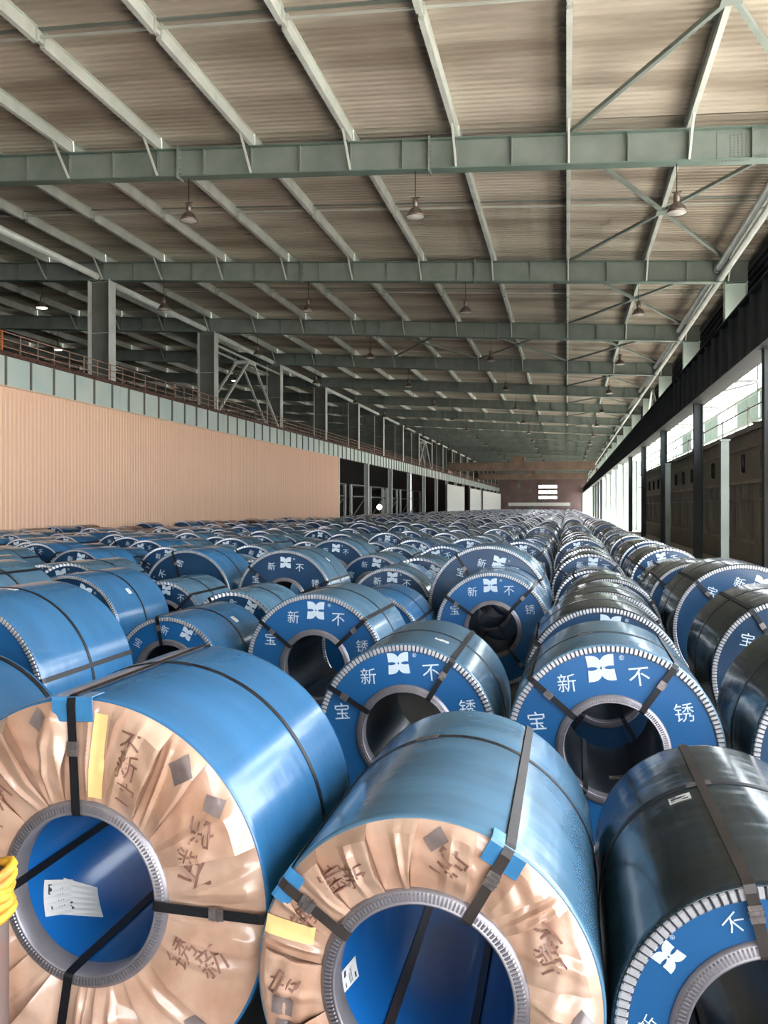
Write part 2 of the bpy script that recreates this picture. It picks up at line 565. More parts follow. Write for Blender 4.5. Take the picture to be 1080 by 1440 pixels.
def m_kraft_base(R):
    mb = MB(); mb.lathe([(RO - 0.012, -0.003), (R - 0.008, -0.003)], 96, smooth=False)
    return mb.mesh('paper_cover', 'kraft')
def conform_strip(mb, a0, r0, a1, r1, wd, hf, off=0.004, n=24, mi=0):
    x0, z0 = r0 * sin(a0), r0 * cos(a0); x1, z1 = r1 * sin(a1), r1 * cos(a1)
    L = hypot(x1 - x0, z1 - z0); nx, nz = (z1 - z0) / L, -(x1 - x0) / L
    vs = []; fs = []
    m = 4
    for i in range(n + 1):
        f = i / n
        for j in range(m + 1):
            g = (j / m - 0.5) * wd
            x = x0 + (x1 - x0) * f + nx * g; z = z0 + (z1 - z0) * f + nz * g
            vs.append((x, hf(hypot(x, z), atan2(x, z)) - off, z))
    for i in range(n):
        for j in range(m):
            a = i * (m + 1) + j
            fs.append((a, a + m + 1, a + m + 2, a + 1))
    mb.add(vs, fs, True, mi)

NCOIL = 0
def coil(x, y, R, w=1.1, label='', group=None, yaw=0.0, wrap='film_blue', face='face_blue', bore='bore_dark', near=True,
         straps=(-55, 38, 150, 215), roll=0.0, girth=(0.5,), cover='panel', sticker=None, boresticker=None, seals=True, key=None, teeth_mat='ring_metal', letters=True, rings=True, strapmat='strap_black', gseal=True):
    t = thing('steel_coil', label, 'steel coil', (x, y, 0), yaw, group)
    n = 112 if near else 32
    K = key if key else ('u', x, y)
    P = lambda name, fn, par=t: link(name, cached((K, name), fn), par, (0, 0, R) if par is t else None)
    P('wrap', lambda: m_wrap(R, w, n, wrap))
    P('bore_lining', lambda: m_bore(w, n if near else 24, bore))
    if cover == 'panel':
        fp = P('face_panel', lambda: m_face(R, n, face))
        if letters:
            if near:
                for q in range(6): link(LNAMES[q], cached((K, 'let', q), lambda: m_letters(R, radians(roll), only=q)), fp)
            else:
                P('lettering', lambda: m_letters(R, radians(roll)), fp)['kind'] = 'stuff'
        if rings:
            P('outer_ring', lambda: m_ring(R, (int(2 * pi * R / 0.029) if near else 70), 0.046, 0.72, teeth_mat, near))
        P('eye_ring', lambda: m_inner(near, 'ring_grey'))
    for i, g in enumerate(girth):
        gs = link('girth_strap', cached((K, 'girth', i), lambda: m_girth(R, w * g, n)), t, (0, 0, R))
        if near and gseal:
            link('strap_seal', cached((K, 'gseal', i), lambda: m_patch(R, radians(-14), w * g, 0.10, 0.045, matn='seal_metal', ink=False, out=0.008)), gs)
    yf = -0.016 if cover == 'panel' else -0.038
    for i, a in enumerate(straps):
        s = link('eye_strap', cached((K, 'strap', i), lambda: m_strap(radians(a), R, w, yf, strapmat, 0.036)), t, (0, 0, R))
        if near and seals:
            rc = RO + (R - RO) * 0.52
            link('strap_seal', cached((K, 'seal', i), lambda: m_seal(radians(a), rc, yf)), s)
    if sticker:
        link('label_sticker', cached((K, 'stk'), lambda: m_patch(R, radians(sticker[0]), w * sticker[1], sticker[2], sticker[3], radians(sticker[4]))), t, (0, 0, R))
    if boresticker:
        for i, bs in enumerate(boresticker):
            link('label_sticker', cached((K, 'bstk', i), lambda: m_patch(RI, radians(bs[0]), bs[1], bs[2], bs[3], radians(bs[4]), inner=True, out=0.003 + 0.003 * i)), t, (0, 0, R))
    return t

# ------------------------------------------------------------------ structure of the hall
Y0 = 23.2; S = 12.0
KS = list(range(-6, 21))
YB = [Y0 + S * k for k in KS]
XL, XR = -52.0, 10.6
SL = 0.068
def zb(x): return 12.0 - SL * x           # beam bottom
def zt(x): return zb(x) + 0.92            # beam top
def zd(x): return zt(x) + 0.42            # deck underside
PX = [0.06 + 3.25 * k for k in range(-16, 4)]
YF, YN = YB[-1], YB[0]

fl = MB()
fl.add([(-140, -120, 0), (4.4, -120, 0), (4.4, 420, 0), (-140, 420, 0)], [(0, 1, 2, 3)])
gr = MB(); gr.add([(4.4, -120, 0), (160, -120, 0), (160, 420, 0), (4.4, 420, 0)], [(0, 1, 2, 3)])  # pale strip carried under the hall to bounce light onto the roof
struct(link('ground', gr.mesh('ground', 'bounce_concrete')), 'pale concrete lane and yard along the open right side', 'ground')
o = struct(link('floor', fl.mesh('floor', 'concrete')), 'grey concrete floor of the storage hall', 'floor')

ceil = bpy.data.objects.new('ceiling', None); COL.objects.link(ceil)
struct(ceil, 'beige corrugated roof deck carried by long purlins', 'ceiling')
def deck_mesh(ya, yb):
    mb = MB()
    n = 24
    st = (yb - ya) / n
    prof = []
    for i in range(n):
        y = i * st
        prof += [(y, 0.0), (y + st * 0.45, 0.0), (y + st * 0.55, 0.05), (y + st * 0.9, 0.05)]
    prof.append((yb - ya, 0.0))
    vs = []
    for (y, dz) in prof:
        vs += [(XL, y, zd(XL) + dz), (XR, y, zd(XR) + dz)]
    fs = [(2 * i, 2 * i + 2, 2 * i + 3, 2 * i + 1) for i in range(len(prof) - 1)]
    mb.add(vs, fs)
    mb.slab(XL, XR, 0, yb - ya, lambda x: zd(x) + 0.055, lambda x: zd(x) + 0.16)
    return mb.mesh('deck_panel', 'deck_beige')
dm = deck_mesh(0.03, S / 2 - 0.03)
for y in YB[:-1]:
    for q in (0, S / 2):
        link('deck_panel', dm, ceil, (0, y + q, 0))
jm = MB()
jm.slab(XL, XR, -0.06, 0.06, lambda x: zd(x) - 0.03, lambda x: zd(x) + 0.02)
jme = jm.mesh('deck_joint', 'paint_beam')
for y in YB[:-1]:
    link('deck_joint', jme, ceil, (0, y + S / 2, 0))

def purlin_mesh():
    mb = MB()
    for (a, b) in ((0.0, S / 2 - 0.12), (S / 2 + 0.12, S)):
        mb.box(-0.07, 0.07, a, b, 0.0, 0.03)
        mb.box(-0.07, 0.07, a, b, 0.39, 0.42)
        mb.box(-0.015, 0.015, a, b, 0.03, 0.39)
        for yy in (a + 0.02, b - 0.02):
            mb.box(-0.07, 0.07, yy - 0.01, yy + 0.01, 0.03, 0.39)
    mb.box(-0.05, 0.05, S / 2 - 0.12, S / 2 + 0.12, 0.08, 0.36)
    return mb.mesh('purlin', 'paint_purlin')
pm = purlin_mesh()
npl = 0
for y in YB[:-1]:
    for x in PX:
        if (npl < 290 and x > -40) or False:
            link('purlin', pm, ceil, (x, y, zt(x))); npl += 1
# the remaining purlins (far bays and the far left of the neighbouring bay) as one part
rest = MB()
cnt = 0
for y in YB[:-1]:
    for x in PX:
        if cnt < 290 and x > -40:
            cnt += 1; continue
        z = zt(x)
        rest.box(x - 0.11, x + 0.11, y, y + S, z, z + 0.03)
        rest.box(x - 0.015, x + 0.015, y, y + S, z + 0.03, z + 0.42)
ro = link('purlin_run', rest.mesh('purlin_run', 'paint_purlin'), ceil); ro['kind'] = 'stuff'

# sag rods and diagonal braces in the roof plane
rod = MB()
for i in range(len(PX) - 1):
    x0, x1 = PX[i], PX[i + 1]
    rod.bar((x0, 0, zt(x0) + 0.2), (x1, 0, zt(x1) + 0.2), 0.05)
rm = rod.mesh('tie_rod', 'paint_purlin')
for y in YB[:-1]:
    link('tie_rod', rm, ceil, (0, y + S / 2, 0))
def brace_mesh(x0, x1, flip):
    mb = MB()
    a = (x0, 0.2, zt(x0) - 0.05); b = (x1, S - 0.2, zt(x1) - 0.05)
    if flip: a, b = (x1, 0.2, zt(x1) - 0.05), (x0, S - 0.2, zt(x0) - 0.05)
    mb.bar(a, b, 0.11, 0.11)
    c = [(a[i] + b[i]) / 2 for i in range(3)]
    if flip: mb.box(c[0] - 0.22, c[0] + 0.22, c[1] - 0.22, c[1] + 0.22, c[2] - 0.07, c[2] + 0.05)
    return mb.mesh('roof_brace', 'paint_beam')
b1, b2 = brace_mesh(PX[-4], PX[-2], False), brace_mesh(PX[-4], PX[-2], True)
side_braces = [brace_mesh(PX[a], PX[a + 2], f) for a in (-6, -8) for f in (False, True)]
for i, y in enumerate(YB[:-1]):
    link('roof_brace', b1, ceil, (0, y, 0)); link('roof_brace', b2, ceil, (0, y, 0))
    if KS[i] in (2, 9):
        for b3 in side_braces: link('roof_brace', b3, ceil, (0, y, 0))

# roof beams
def beam_body():
    mb = MB()
    mb.slab(XL, 7.35, -0.012, 0.012, lambda x: zb(x) + 0.03, lambda x: zt(x) - 0.03)
    return mb.mesh('web', 'paint_beam')
def beam_fl(top):
    mb = MB()
    if top: mb.slab(XL, 7.35, -0.17, 0.17, lambda x: zt(x) - 0.03, zt)
    else: mb.slab(XL, 7.35, -0.19, 0.19, zb, lambda x: zb(x) + 0.035)
    return mb.mesh('flange', 'paint_flange')
def stiff(h=0.86, d=0.16):
    mb = MB(); mb.box(-0.012, 0.012, -d, d, 0.03, h); return mb.mesh('stiffener', 'paint_beam')
def endplate():
    mb = MB(); mb.box(-0.03, 0.03, -0.2, 0.2, -0.07, 0.99)
    for k in range(6):
        for sy in (-0.13, 0.13):
            mb.box(-0.07, 0.07, sy - 0.02, sy + 0.02, 0.08 + k * 0.15, 0.11 + k * 0.15)
    return mb.mesh('splice_plate', 'paint_beam')
def boltgroup():
    mb = MB()
    mb.box(-0.55, 0.55, -0.03, -0.012, 0.12, 0.8)
    for i in range(5):
        for j in range(8):
            mb.box(-0.22 + i * 0.1, -0.19 + i * 0.1, -0.055, -0.03, 0.16 + j * 0.08, 0.19 + j * 0.08)
    for i in range(20):
        mb.box(-0.5 + i * 0.05, -0.48 + i * 0.05, -0.15, -0.13, -0.03, 0.0)
        mb.box(-0.5 + i * 0.05, -0.48 + i * 0.05, -0.10, -0.08, -0.03, 0.0)
    return mb.mesh('bolted_plate', 'paint_beam')
def fly(x):
    mb = MB()
    for sg in (-1, 1):
        mb.bar((0, sg * 1.0, zt(x) - zb(x) + 0.02), (0, sg * 0.15, 0.04), 0.06)
    return mb.mesh('fly_brace', 'paint_purlin')
wm, ft, fb, sm, epm, bgm, fm = beam_body(), beam_fl(True), beam_fl(False), stiff(), endplate(), boltgroup(), fly(0)
SX = []
for x in PX: SX += [x, x - 1.625]
SX = [x for x in SX if XL < x < 7.3]
NTH = {0: 'roof beam nearest the top edge of the picture', 1: 'second roof beam from the top edge', 2: 'third roof beam from the top edge', 3: 'fourth roof beam from the top edge', 4: 'fifth roof beam from the top edge'}
for i, y in enumerate(YB):
    k = KS[i]
    if k < 0:
        lab = 'grey-green roof beam overhead, out of the picture above the camera'
        grp = 'roof beams above the camera'
    elif k in NTH:
        lab = 'grey-green steel plate ' + NTH[k] + ', with welded stiffeners'; grp = None
    else:
        lab = 'far grey-green steel roof beam, receding towards the end wall'; grp = 'far roof beams'
    t = thing('roof_beam', lab, 'beam', (0, y, 0), 0, grp)
    link('web', wm, t); link('flange', ft, t); link('flange', fb, t)
    if 0 <= k < 8:
        for x in SX:
            if x > -33: link('stiffener', sm, t, (x, 0, zb(x)))
        for x in PX:
            if x > -33 and x < 7.3 and k < 4: link('fly_brace', fm, t, (x, 0, zb(x)))
    else:
        mb = MB()
        for x in SX:
            if x > -26: mb.box(x - 0.012, x + 0.012, -0.16, 0.16, zb(x) + 0.03, zb(x) + 0.88)
        so = link('stiffener_row', mb.mesh('stiffener_row', 'paint_beam'), t); so['kind'] = 'stuff'
    for x in (-12.2, -4.0): link('splice_plate', epm, t, (x, 0, zb(x)))
    link('bolted_plate', bgm, t, (4.6, 0, zb(4.6)))

# columns
def column_mesh(x0, x1, z0, z1, part, d=0.22):
    mb = MB()
    if part == 'web': mb.box(x0 + 0.03, x1 - 0.03, -0.012, 0.012, z0, z1)
    else:
        mb.box(x1 - 0.035, x1, -d, d, z0, z1)
        mb.box(x0, x0 + 0.035, -d, d, z0, z1)
        for z in (z0 + 0.02, (z0 + z1) / 2, z1 - 0.06):
            mb.box(x0 + 0.03, x1 - 0.03, -0.1, 0.1, z, z + 0.02)
    return mb.mesh(part, 'paint_grey' if x0 < 0 and part == 'web' else 'paint_light' if x0 > 0 else 'paint_purlin')  # left web greyed to paint in its shade, flanges pale as lit
lc = [column_mesh(-23.45, -22.25, 8.3, zb(-22.9), 'web'), column_mesh(-23.45, -22.25, 8.3, zb(-22.9), 'flange', 0.3)]
rc_ = [column_mesh(6.43, 7.3, 8.3, zb(6.9), 'web'), column_mesh(6.43, 7.3, 8.3, zb(6.9), 'flange')]
ORD = ['first', 'second', 'third', 'fourth', 'fifth', 'sixth', 'seventh', 'eighth', 'ninth', 'tenth']
def ordn(i): return ORD[i] if i < len(ORD) else None
for i, y in enumerate(YB):
    k = KS[i]
    for side, ms, nm in (('left', lc, 'left'), ('right', rc_, 'right')):
        if k < 1:
            lab = 'steel roof column on the %s side beside the camera, outside the picture' % side; g = 'roof columns beside the camera, %s side' % side
        elif k <= 6:
            lab = ('dark grey H-shaped column rising from the left walkway, %s one from the camera' if side == 'left' else 'bright mint upper column above the right crane girder, %s one from the camera') % ordn(k - 1); g = None
        else:
            lab = 'far steel roof column above the %s crane girder' % side; g = 'far roof columns, %s side' % side
        t = thing('roof_column', lab, 'column', (0, y, 0), 0, g)
        link('web', ms[0], t); link('flange', ms[1], t)

# crane girders
ZT, ZL = 8.25, 6.95
def girder(side, i, y):
    k = KS[i]
    far = k > 6
    if side == 'left':
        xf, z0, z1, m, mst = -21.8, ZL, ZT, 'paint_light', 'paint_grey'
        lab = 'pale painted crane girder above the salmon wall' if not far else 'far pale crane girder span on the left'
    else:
        xf, z0, z1, m, mst = 5.2, 6.5, ZT, 'paint_dark_and_shade', 'paint_dark_and_shade'  # same paint as the left girder; its shade is put into the colour
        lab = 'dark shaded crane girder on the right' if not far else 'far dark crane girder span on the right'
    if k < 0: g = 'crane girder spans beside the camera, %s' % side; lab += ', beside the camera'
    elif far: g = 'far crane girder spans, %s' % side
    else: g = None; lab += ', %s span from the camera' % ordn(k)
    t = thing('crane_girder', lab, 'girder', (0, y, 0), 0, g)
    sg = 1 if side == 'left' else -1
    def mk_web():
        mb = MB(); mb.box(xf - 0.02 * sg, xf - 0.045 * sg, 0.01, S - 0.01, z0 + 0.04, z1 - 0.04) if sg > 0 else mb.box(xf + 0.02, xf + 0.045, 0.01, S - 0.01, z0 + 0.04, z1 - 0.04)
        return mb.mesh('web', m)
    def mk_fl():
        mb = MB()
        a, b = (xf - 0.28, xf + 0.08) if side == 'left' else (xf - 0.2, xf + 0.5)
        mb.box(a, b, 0.0, S - 0.01, z1 - 0.04, z1); 
        if side == 'left': mb.box(xf - 0.3, xf + 0.03, 0.0, S - 0.01, z0, z0 + 0.04)
        else: mb.box(a, b, 0.0, S - 0.01, z0, z0 + 0.04)
        return mb.mesh('flange', 'rust_brown' if side == 'left' else m)
    def mk_st():
        mb = MB()
        if side == 'left': mb.box(xf - 0.02, xf + 0.06, -0.03, 0.03, z0 + 0.02, z1 - 0.04)
        else: mb.box(xf - 0.15, xf + 0.02, -0.015, 0.015, z0 + 0.04, z1 - 0.04)
        return mb.mesh('stiffener', mst)
    link('web', cached((side, 'gw'), mk_web), t); link('flange', cached((side, 'gf'), mk_fl), t)
    st = cached((side, 'gs'), mk_st)
    for q in range(8): link('stiffener', st, t, (0, 0.75 + 1.5 * q, 0))
    # rail on top
    def mk_rail():
        mb = MB(); xr = xf - 0.005 if side == 'left' else xf + 0.15
        mb.box(xr - 0.06, xr + 0.06, 0, S - 0.01, z1, z1 + 0.02); mb.box(xr - 0.015, xr + 0.015, 0, S - 0.01, z1 + 0.02, z1 + 0.1); mb.box(xr - 0.035, xr + 0.035, 0, S - 0.01, z1 + 0.1, z1 + 0.14)
        for q in range(20):
            mb.box(xr - 0.1, xr + 0.1, q * 0.6 + 0.2, q * 0.6 + 0.28, z1 + 0.02, z1 + 0.05)
        return mb.mesh('crane_rail', 'rust_brown' if side == 'left' else 'paint_light')
    link('crane_rail', cached((side, 'gr'), mk_rail), t)
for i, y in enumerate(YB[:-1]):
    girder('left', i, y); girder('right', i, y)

# walkway with railing on the left girder
wk = MB(); wk.box(-23.3, -22.24, YN, YF, ZT - 0.06, ZT)
t = thing('walkway', 'rusty brown walkway between the left crane girder and its columns', 'walkway', (0, 0, 0)); wkt = t
link('deck_plate', wk.mesh('deck_plate', 'rust_brown'), t)
t = thing('railing', 'pink-brown tubular railing standing on the edge of the left crane girder', 'railing', (0, 0, 0))
rl = MB(); rl.bar((-22.17, YN, 0), (-22.17, YF, 0), 0.035); rlm = rl.mesh('guard_rail', 'rail_pink')
for z in (ZT + 0.42, ZT + 0.72, ZT + 1.02): link('guard_rail', rlm, t, (0, 0, z))
rl = MB(); rl.box(-22.18, -22.16, YN, YF, ZT + 0.0, ZT + 0.12); link('toe_board', rl.mesh('toe_board', 'rail_pink'), t)
ps = MB(); ps.box(-0.02, 0.02, -0.02, 0.02, 0, 1.02); psm = ps.mesh('rail_post', 'rail_pink')
pso = MB(); pso.box(-0.03, 0.03, -0.03, 0.03, 0, 1.05); pso.bar((0, -1.1, 1.02), (0, 0, 1.02), 0.05); pso.bar((0, -1.1, 0.7), (0, 0, 0.7), 0.05); psom = pso.mesh('rail_post', 'rail_orange')
y = 14.0; n = 0
while y < YF and n < 225:
    if abs(y - 26.7) < 0.6: link('rail_post', psom, t, (-22.17, y, ZT))['label'] = 'orange painted rail post'
    else: link('rail_post', psm, t, (-22.17, y, ZT))
    y += 1.1; n += 1
back = MB()
for z in (ZT + 0.5, ZT + 1.0): back.bar((-23.9, YN, z), (-23.9, YF, z), 0.04)
yy = YN
while yy < YF: back.box(-23.93, -23.87, yy, yy + 0.05, ZT, ZT + 1.0); yy += 2.2
link('back_rail', back.mesh('back_rail', 'rust_brown'), wkt)['kind'] = 'stuff'

# eaves pipes
for (x, z, r, lab) in ((-22.9, zb(-22.9) + 0.15, 0.16, 'round grey tie pipe running between the left columns under the roof'),
                       (6.15, zb(6.2) + 0.55, 0.13, 'upper pale pipe running along the right eaves'),
                       (6.25, zb(6.2) + 0.10, 0.13, 'lower pale pipe running along the right eaves')):
    t = thing('roof_pipe', lab, 'pipe', (x, 0, z))
    mb = MB(); mb.bar((0, YN, 0), (0, YF, 0), r * 2, n=10)
    link('pipe', mb.mesh('pipe', 'paint_purlin'), t)
    mb = MB()
    for yy in YB: mb.box(-r - 0.03, r + 0.03, yy - 0.36, yy - 0.3, -r - 0.03, r + 0.03)
    link('collar', mb.mesh('collar', 'paint_beam'), t)

# portal bracing between left columns (fourth opening)
def vbrace(ya, lab):
    t = thing('column_brace', lab, 'brace', (0, ya, 0))
    for xx in (-22.35, -23.3):
        mb = MB(); mb.bar((xx, 0.3, 8.3), (xx, S / 2 - 0.5, 12.6), 0.14); link('diagonal', mb.mesh('diagonal', 'paint_purlin'), t)
        mb = MB(); mb.bar((xx, S - 0.3, 8.3), (xx, S / 2 + 0.5, 12.6), 0.14); link('diagonal', mb.mesh('diagonal', 'paint_purlin'), t)
        mb = MB(); mb.bar((xx, 0.2, 12.75), (xx, S - 0.2, 12.75), 0.16, n=8); link('cross_tube', mb.mesh('cross_tube', 'paint_purlin'), t)
    mb = MB(); mb.box(-23.4, -22.25, S / 2 - 0.7, S / 2 + 0.7, 12.45, 12.7); link('gusset', mb.mesh('gusset', 'paint_purlin'), t)
vbrace(YB[KS.index(2)], 'pale lattice bracing standing on the left walkway between two columns, nearer one')
vbrace(YB[KS.index(8)], 'far lattice bracing standing on the left walkway between two columns')
# portal bracing on the right, above the dark girder
for kk, nm in ((3, 'nearer'), (9, 'farther')):
    ya = YB[KS.index(kk)]
    t = thing('column_brace', 'pale diagonal bracing between right upper columns, %s one' % nm, 'brace', (0, ya, 0))
    for a, b in (((6.6, 0.3, 8.3), (6.6, 5.5, 11.3)), ((6.6, S - 0.3, 8.3), (6.6, 6.5, 11.3)), ((6.6, 5.5, 11.3), (6.6, 6.5, 11.3))):
        mb = MB(); mb.bar(a, b, 0.14); link('diagonal', mb.mesh('diagonal', 'paint_light'), t)

# left wall: salmon corrugated cladding
wl = bpy.data.objects.new('wall_left', None); COL.objects.link(wl)
struct(wl, 'salmon corrugated cladding wall under the left crane girder', 'wall')
def clad(wid, h, pitch, depth, matn, name='cladding_panel'):
    mb = MB()
    n = int(round(wid / pitch)); p = wid / n
    prof = []
    for i in range(n):
        y = i * p
        prof += [(y, 0), (y + p * 0.45, 0), (y + p * 0.58, depth), (y + p * 0.87, depth)]
    prof.append((wid, 0))
    vs = []
    for (y, d) in prof: vs += [(d, y, 0), (d, y, h)]
    mb.add(vs, [(2 * i, 2 * i + 2, 2 * i + 3, 2 * i + 1) for i in range(len(prof) - 1)])
    mb.box(-0.08, -0.004, 0, wid, 0, h)
    return mb.mesh(name, matn)
cm = clad(1.0, ZL + 0.02, 0.25, 0.045, 'salmon_clad')
yy = 10.2
while yy < 72.5:
    link('cladding_panel', cm, wl, (-21.72 + random.uniform(-0.004, 0.004), yy, 0)); yy += 1.0
mb = MB(); mb.box(-21.8, -21.62, 73.2, 73.55, 0, ZL); link('edge_trim', mb.mesh('edge_trim', 'trim_cream'), wl)
mb = MB(); mb.box(-21.8, -21.6, 10.2, 73.2, ZL, ZL + 0.05); link('top_flashing', mb.mesh('top_flashing', 'trim_cream'), wl)

# left posts beyond the wall
pmesh = MB(); pmesh.box(-0.25, 0.25, -0.02, 0.02, 0, ZL); pmesh.box(0.2, 0.25, -0.2, 0.2, 0, ZL); pmesh.box(-0.25, -0.2, -0.2, 0.2, 0, ZL); pmesh.box(-0.3, 0.3, -0.3, 0.3, 0, 0.05)
pme = pmesh.mesh('crane_post', 'paint_purlin')
for j in range(16):
    y = 85 + 12 * j
    lab = ('pale post carrying the left crane girder, %s beyond the salmon wall' % ordn(j)) if j < 4 else 'far pale post under the left crane girder'
    tag(link('crane_post', pme, None, (-21.85, y, 0)), lab, 'post', None if j < 4 else 'far posts under the left girder')
# white sheeting between far left posts
def sheeting(y0, y1, lab):
    t = thing('partition', lab, 'partition', (-21.6, y0, 0))
    n = int((y1 - y0) / 2.0)
    cmx = cached(('sheet',), lambda: clad(1.9, 6.3, 0.475, 0.06, 'white_clad', 'sheet_panel'))
    for q in range(n): link('sheet_panel', cmx, t, (0.2, q * 2.0, 0))
sheeting(143, 168, 'pale corrugated partition under the far left girder, nearer part')
sheeting(178, 200, 'pale corrugated partition under the far left girder, middle part')
sheeting(206, 262, 'pale corrugated partition under the far left girder, farthest part')

# left neighbouring bay: dark back wall, inner posts, pipes racks
mb = MB(); mb.box(XL - 0.2, XL, YN, YF, 0, zd(XL) + 0.1)
struct(link('wall_far_left', mb.mesh('wall_far_left', 'wall_dark')), 'dark back wall of the neighbouring bay', 'wall')
for j in range(7):
    y = 82 + 11 * j
    t = thing('rack_frame', 'steel rack frame in the dark bay behind the left posts, %s from the camera' % ordn(j), 'rack', (-29, y, 0), 0, 'rack frames in the dark left bay')
    for (xx, dy) in ((0, 0), (-3, 0), (0, 8)):
        mb = MB(); mb.box(xx - 0.15, xx + 0.15, dy - 0.15, dy + 0.15, 0, 5.2); link('upright', mb.mesh('upright', 'paint_purlin'), t)
    mb = MB()
    for z in (3.6, 5.2): mb.bar((0, 0, z), (0, 8, z), 0.16); mb.bar((0, 0, z), (-3, 0, z), 0.16)
    link('cross_beam', mb.mesh('cross_beam', 'paint_grey'), t)
    mb = MB(); mb.bar((0, 0, 0.4), (0, 8, 3.5), 0.12); link('diagonal', mb.mesh('diagonal', 'paint_grey'), t)

# end wall, with a door and three bright slots
mb = MB()
ye = YF + 0.2
def wseg(x0, x1, z0, z1): mb.box(x0, x1, ye, ye + 0.2, z0, z1)
SXL, SXR = -9.0, -3.2
wseg(XL, SXL, 0, 16.6); wseg(SXR, XR, 0, 13.2); wseg(SXL, SXR, 0, 4.6)
wseg(SXL, SXR, 5.6, 6.3); wseg(SXL, SXR, 7.4, 8.1); wseg(SXL, SXR, 9.2, 13.9)
struct(link('wall_end', mb.mesh('wall_end', 'end_wall')), 'brown end wall of the hall with three bright slot windows', 'wall')
for q, (z0, z1) in enumerate(((4.6, 5.6), (6.3, 7.4), (8.1, 9.2))):
    t = MB(); t.box(SXL, SXR, ye + 0.05, ye + 0.1, z0, z0 + 0.06); t.box(SXL, SXR, ye + 0.05, ye + 0.1, z1 - 0.06, z1); t.box(-6.2, -6.0, ye + 0.05, ye + 0.1, z0, z1)
    struct(link('window_%d' % (q + 1), t.mesh('window', 'paint_light')), 'bright slot window in the end wall, %s from the bottom' % ordn(q), 'window')
mb = MB(); mb.box(-12, -10, ye - 0.1, ye, 0, 4.4)
for q in range(8): mb.box(-12, -10, ye - 0.16, ye - 0.1, 0.1 + q * 0.54, 0.5 + q * 0.54)
struct(link('door_1', mb.mesh('door', 'paint_grey')), 'grey roller door in the end wall', 'door')
t = thing('low_platform', 'pale low platform edge in front of the end wall', 'platform', (-8, 236, 0))
mb = MB(); mb.box(-9, 9, 0, 0.4, 2.3, 3.3); link('edge_beam', mb.mesh('edge_beam', 'white_clad'), t)
for xx in (-8.5, -3, 3, 8.5):
    mb = MB(); mb.box(xx - 0.15, xx + 0.15, 0.05, 0.35, 0, 2.3); link('leg', mb.mesh('leg', 'paint_grey'), t)

mb = MB(); mb.box(XL, -11, YN - 0.3, YN - 0.1, 0, 16.6)
struct(link('wall_light_block', mb.mesh('wall_light_block', 'wall_dark')), 'unseen wall added behind the camera to block light on the left', 'wall')  # out of view, added to cut light from the open end
# cranes far down the hall
def crane(y, lab):
    t = thing('bridge_crane', lab, 'crane', (0, y, ZT + 0.14))
    for dy in (0, 2.6):
        mb = MB(); mb.box(-21.6, 5.0, dy, dy + 0.5, 0.5, 1.9); mb.box(-21.6, 5.0, dy - 0.05, dy + 0.55, 1.9, 1.95)
        for q in range(17): mb.box(-21.2 + q * 1.6, -21.15 + q * 1.6, dy - 0.04, dy, 0.5, 1.9)
        link('bridge_girder', mb.mesh('bridge_girder', 'crane_orange'), t)
    for xx in (-21.78, 5.35):
        mb = MB(); mb.box(xx - 0.15, xx + 0.15, -0.6, 3.7, 0.1, 0.7); link('end_truck', mb.mesh('end_truck', 'crane_orange'), t)
    mb = MB(); mb.box(-10, -7.6, 0.2, 2.9, 1.95, 2.9); mb.box(-9.6, -8.2, 0.8, 2.2, 2.9, 3.2); link('trolley', mb.mesh('trolley', 'crane_orange'), t)
    mb = MB(); mb.bar((-8.8, 1.5, 2.0), (-8.8, 1.5, -2.0), 0.08); mb.box(-9.1, -8.5, 1.3, 1.7, -2.8, -2.0); link('hook_block', mb.mesh('hook_block', 'paint_grey'), t)
crane(146, 'brown-orange bridge crane spanning the hall far away, nearer one')
crane(196, 'brown-orange bridge crane spanning the hall far away, farther one')

# right side: lower columns
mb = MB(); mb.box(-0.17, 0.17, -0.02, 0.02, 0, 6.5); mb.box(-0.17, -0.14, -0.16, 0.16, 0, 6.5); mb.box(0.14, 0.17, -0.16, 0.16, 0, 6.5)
lcm = mb.mesh('lower_column', 'paint_dark_and_shade')
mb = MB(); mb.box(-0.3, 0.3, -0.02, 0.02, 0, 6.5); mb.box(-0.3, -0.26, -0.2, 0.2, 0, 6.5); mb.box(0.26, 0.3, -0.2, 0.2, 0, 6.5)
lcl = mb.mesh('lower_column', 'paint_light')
for i, y in enumerate(YB):
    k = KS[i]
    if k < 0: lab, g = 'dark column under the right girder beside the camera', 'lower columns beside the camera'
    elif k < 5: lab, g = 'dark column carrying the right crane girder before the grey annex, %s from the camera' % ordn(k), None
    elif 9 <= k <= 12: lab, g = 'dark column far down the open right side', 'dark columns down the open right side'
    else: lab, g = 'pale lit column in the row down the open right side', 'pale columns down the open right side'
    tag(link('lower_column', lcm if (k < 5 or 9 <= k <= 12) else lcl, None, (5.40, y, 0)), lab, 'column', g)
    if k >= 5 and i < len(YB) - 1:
        tag(link('lower_column', lcl, None, (6.2, y - 6, 0)), 'pale lit column in the row down the open right side', 'column', 'pale columns down the open right side')

